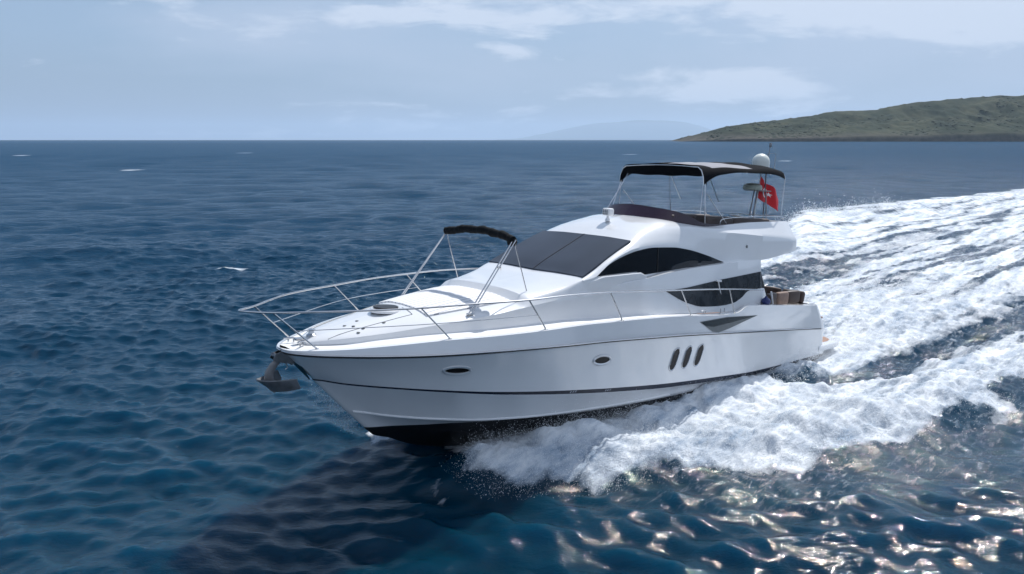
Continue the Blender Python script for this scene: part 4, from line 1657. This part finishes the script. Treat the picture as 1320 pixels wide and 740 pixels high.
for GG, fl_ in ((G, False), (G2, True)):
    o = len(mb.v)
    mb.v += [tuple(p) for p in GG.reshape(-1, 3)]
    for i in range(nu - 1):
        for j in range(nv - 1):
            f = (o + i * nv + j, o + (i + 1) * nv + j, o + (i + 1) * nv + j + 1, o + i * nv + j + 1)
            mb.f.append(f if not fl_ else f[::-1])
            mb.mi.append(1 if is_panel(i, j) else 0)
mb.cur = 0
mb.grid(np.stack([front, hem, hem - [.01, 0, 0], front - [.012, 0, .002]], 1))
rim = np.concatenate([G[:, 0], G[-1, 1:], G[-2::-1, -1]])
mb.grid(np.stack([rim, rim - [0, 0, .014]], 1))
bim = part(mb, 'bimini_top', [CANVAS, PANEL], angle=70)
mb = MB()
for xq in (-11.68, -13.95, -16.35):
    h = [np.interp(-xq, -HS[:, 0], HS[:, k]) for k in range(4)]
    mb.tube([tuple(np.array(hoop(*h, q)) - [0, 0, .028]) for q in np.linspace(-1, 1, 31)], .016, 6)
legs = []
for sg in (1, -1):
    L_ = [((-11.76, 1.49, 3.68), (-11.82, 1.55, 2.56)), ((-11.91, 1.49, 3.40), (-13.03, 1.50, 2.58)), ((-16.33, 1.49, 4.02), (-16.3, 1.5, 2.66))]
    if sg < 0:
        L_ += [((-14.27, 1.49, 4.0), (-14.5, 1.49, 2.7)), ((-14.27, 1.45, 3.98), (-15.0, 1.48, 3.2))]
    else:
        L_ += [((-12.0, 1.47, 3.85), (-12.55, 1.48, 3.2))]
    legs += [(tuple(np.array(a) * [1, sg, 1]), tuple(np.array(b_) * [1, sg, 1])) for a, b_ in L_]
legs += [((-11.72, -1.2, 3.9), (-10.75, -1.2, 2.72)), ((-11.72, -1.45, 3.7), (-11.2, -1.40, 2.60))]
for a, b_ in legs:
    mb.tube([a, b_], .015, 6)
part(mb, 'bimini_frame', STEEL, bim)

# ---- radar mast with domes
mb = MB()
for (a, b_) in (((-16.45, .42, 2.5), (-16.55, .45, 3.62)), ((-16.45, .95, 2.5), (-16.55, .75, 3.62)), ((-16.95, .55, 2.1), (-16.75, .6, 4.22)), ((-15.9, .6, 2.7), (-16.1, .6, 3.62))):
    mb.tube([a, b_], .024, 8)
mb.box((-16.3, .6, 3.60), (.9, .5, .03), bev=.01)
mb.box((-16.45, .6, 4.24), (.55, .45, .03), bev=.01)
mb.tube([(-16.75, .6, 4.22), (-16.85, .6, 5.15)], .016, 6)
mb.tube([(-16.98, .45, 4.3), (-17.0, .45, 4.85), (-17.0, .75, 4.85), (-16.98, .75, 4.3)], .010, 6)
mb.box((-16.86, .6, 5.12), (.07, .07, .14), bev=.01)
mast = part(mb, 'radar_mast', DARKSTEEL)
mb = MB()
cx_, cy_, cz_ = -16.33, .6, 4.26
prof = [(.0, 0), (.26, 0), (.275, .02), (.285, .26)] + [(.285 * math.cos(R(a)), .26 + .285 * math.sin(R(a))) for a in (10, 20, 32, 45, 58, 70, 82, 90)]
mb.lathe((cx_, cy_, cz_), prof, 28)
part(mb, 'satellite_dome', DOME, mast)
mb = MB()
mb.lathe((-15.95, .6, 3.62), [(0, 0), (.30, 0), (.31, .06), (.29, .14), (.20, .20), (0, .22)], 28)
part(mb, 'radar_dome', DOME2, mast)

# ---- ensign on its staff (the flag hangs from the staff: a thing of its own)
def flag_mat():
    m, t, p = newmat('flag_cloth')
    uv = N(t, 'ShaderNodeAttribute', attribute_name='flaguv')
    s = N(t, 'ShaderNodeSeparateXYZ')
    t.links.new(uv.outputs['Vector'], s.inputs[0])
    u, v = s.outputs[0], s.outputs[1]          # u 0..1.5 , v 0..1

    def disc(cx_, cy_, r_):
        d = M(t, 'SQRT', M(t, 'ADD', M(t, 'POWER', M(t, 'SUBTRACT', u, cx_), 2.0), M(t, 'POWER', M(t, 'SUBTRACT', v, cy_), 2.0)))
        return M(t, 'LESS_THAN', d, r_)
    moon = M(t, 'SUBTRACT', disc(.5, .5, .25), disc(.5625, .5, .20), clamp=True)
    # five-pointed star by polar distance
    du, dv = M(t, 'SUBTRACT', u, .80), M(t, 'SUBTRACT', v, .5)
    ang = M(t, 'ARCTAN2', dv, M(t, 'MULTIPLY', du, -1.0))
    rad = M(t, 'SQRT', M(t, 'ADD', M(t, 'POWER', du, 2.0), M(t, 'POWER', dv, 2.0)))
    seg = 2 * math.pi / 5
    am = M(t, 'ABSOLUTE', M(t, 'SUBTRACT', M(t, 'MODULO', M(t, 'ADD', ang, 4 * math.pi + seg / 2), seg), seg / 2))
    # edge line of a star arm: r*cos(am)+ r*sin(am)*k = R
    edge = M(t, 'MULTIPLY', rad, M(t, 'ADD', M(t, 'COSINE', am), M(t, 'MULTIPLY', M(t, 'SINE', am), 3.08)))
    star = M(t, 'LESS_THAN', edge, .13)
    white = M(t, 'MAXIMUM', moon, star)
    t.links.new(MIX(t, white, (0.52, 0.012, 0.02), (0.8, 0.8, 0.8)), p.inputs['Base Color'])
    p.inputs['Roughness'].default_value = 0.8
    return m


mb = MB()
mb.tube([(-16.15, .64, 2.60), (-16.30, .66, 4.12)], .014, 8)
mb.lathe((-16.30, .66, 4.12), [(.0, 0), (.03, .01), (.0, .05)], 10)
part(mb, 'flag_staff', WHITEP)
nu, nv = 36, 22
P_, UV = [], []
s0, s1 = np.array([-16.31, .66, 4.10]), np.array([-16.23, .65, 3.38])
for i in range(nu):
    for j in range(nv):
        u, v = i / (nu - 1), j / (nv - 1)
        base = s0 + (s1 - s0) * (1 - v)
        fold = math.sin(u * 9 + v * 2.0) * .075 * min(1, u * 4) + math.sin(u * 17 + v * 5) * .02
        p_ = base + np.array([-1.75 * u * .86, fold - .02 * u, -.42 * u - .30 * u * v - .05 * math.sin(u * 9)])
        P_.append(p_)
        UV.append((u * 1.5, v, 0))
mb = MB()
mb.grid(np.array(P_).reshape(nu, nv, 3))
Pw = np.array([tuple(bw(p)) for p in mb.v])
org = np.array(tuple(bw(s0)))
mb.v = [tuple(p - org) for p in Pw]
flag = mb.build('flag', flag_mat(), angle=180)
flag.location = tuple(org)
a = flag.data.attributes.new('flaguv', 'FLOAT_VECTOR', 'POINT')
a.data.foreach_set('vector', np.array(UV, np.float32).ravel())
sol = flag.modifiers.new('thickness', 'SOLIDIFY')
sol.thickness = .004
tag(flag, 'red flag with white crescent and star flying behind the bimini', 'flag')

# ---- blue round fender hanging by the after rail
fb = np.array([-14.48, 2.22, .27])
o_ = np.array(tuple(bw(fb)))
fen = bpy.data.objects.new('fender', None)
col.objects.link(fen)
fen.location = tuple(o_)
fen.rotation_euler = (0, 0, math.atan2(FW.y, FW.x))
mb = MB()
mb.lathe((0, 0, 0), [(0.0, -.125), (.06, -.12), (.12, -.07), (.145, 0), (.12, .07), (.06, .115), (.03, .14), (.03, .17), (0, .17)], 20)
mb.build('ball', BLUE, fen)
mb = MB()
mb.tube([(0, 0, .16), (.0, 0, .40)], .008, 6)
mb.tube([(0, 0, .17), (.10, 0, .42)], .006, 6)
mb.build('rope', RUBBER, fen)
tag(fen, 'small dark blue ball fender hanging from the side rail by the cockpit', 'fender')


# ------------------------------------------------------------------ spray
def build_spray():
    rs = np.random.RandomState(11)
    pts, rad = [], []

    def sheet(n, s_rng, fn, zr, rr_):
        s = s_rng[0] + (s_rng[1] - s_rng[0]) * rs.rand(n)
        y = fn(s, n)
        X = B0[0] - s * FH[0] + y * NH[0]
        Y = B0[1] - s * FH[1] + y * NH[1]
        foam, aer, h, _, _ = wake(X, Y)
        keep = rs.rand(n) < np.clip(foam + .12, 0, 1)
        z = h + .05 + rs.exponential(zr, n)
        r_ = rr_[0] + (rr_[1] - rr_[0]) * rs.rand(n) ** 3
        pts.append(np.stack([X, Y, z], -1)[keep])
        rad.append(r_[keep])
    hy = lambda s: hull_y(s)
    # sheet thrown off the port bow, and its mirror on the far side
    sheet(46000, (3.0, 13.5), lambda s, n: hy(s) + .1 + (edge_y(s) - hy(s)) * rs.rand(n) ** .8, .08, (.0025, .009))
    sheet(16000, (3.4, 8.5), lambda s, n: hy(s) + .05 + .9 * rs.rand(n), .13, (.0025, .009))
    sheet(16000, (5, 22), lambda s, n: edge_y(s) - 1.6 + 1.9 * rs.rand(n), .08, (.003, .010))
    sheet(7000, (4, 22), lambda s, n: -(edge_y(s) - 1.4 * rs.rand(n)), .14, (.005, .014))
    sheet(9000, (14, 22), lambda s, n: 1.9 + 1.2 * rs.rand(n), .09, (.004, .013))
    sheet(9000, (19.5, 34), lambda s, n: -3 + 6 * rs.rand(n), .14, (.006, .016))
    sheet(9000, (30, 75), lambda s, n: -(edge_y(s) - 2.0 * rs.rand(n)), .22, (.012, .03))
    # little splash at the stem
    n = 1600
    t = rs.rand(n)
    X0 = np.array([tuple(bw((-.95 - .85 * a + .1 * rs.randn(), -.12 - .3 * rs.rand(), -1.0 - .88 * a + .10 * rs.randn()))) for a in t])
    pts.append(X0)
    rad.append(.003 + .007 * rs.rand(n) ** 3)
    P_ = np.concatenate(pts)
    r_ = np.concatenate(rad) * .8
    T_ = np.array([(1, 0, -.6), (-.6, .9, -.5), (-.5, -.9, -.5), (0, 0, 1.1)])
    n = len(P_)
    st_ = 1 + rs.rand(n, 1, 3) * .9
    V = P_[:, None, :] + T_[None] * r_[:, None, None] * st_
    # motion: each drop drawn out along its flight
    fl_ = rs.rand(n) * 2.2
    vel = np.array([-FH[0] * .55 + NH[0] * .6, -FH[1] * .55 + NH[1] * .6, .45])
    vel = vel / np.linalg.norm(vel)
    sgn = np.array([-.6, -.2, 0, 1.0])
    V = V + vel[None, None, :] * (sgn[None, :, None] * (r_ * fl_)[:, None, None]) + rs.randn(n, 1, 3) * 0
    me = bpy.data.meshes.new('spray')
    V = V.reshape(-1, 3)
    me.vertices.add(len(V))
    me.vertices.foreach_set('co', V.astype(np.float32).ravel())
    Fq = np.array([(0, 1, 3), (1, 2, 3), (2, 0, 3), (0, 2, 1)])
    F_ = (np.arange(n)[:, None, None] * 4 + Fq[None]).reshape(-1, 3)
    me.loops.add(F_.size)
    me.polygons.add(len(F_))
    me.loops.foreach_set('vertex_index', F_.ravel().astype(np.int32))
    me.polygons.foreach_set('loop_start', (np.arange(len(F_)) * 3).astype(np.int32))
    me.polygons.foreach_set('loop_total', np.full(len(F_), 3, np.int32))
    me.update(calc_edges=True)
    me.materials.append(simple('spray_droplets', (0.86, 0.89, 0.92), 0.35))
    o = bpy.data.objects.new('spray', me)
    col.objects.link(o)
    tag(o, 'white spray droplets flying off the bow wave and wake', 'spray', kind='stuff')


build_spray()
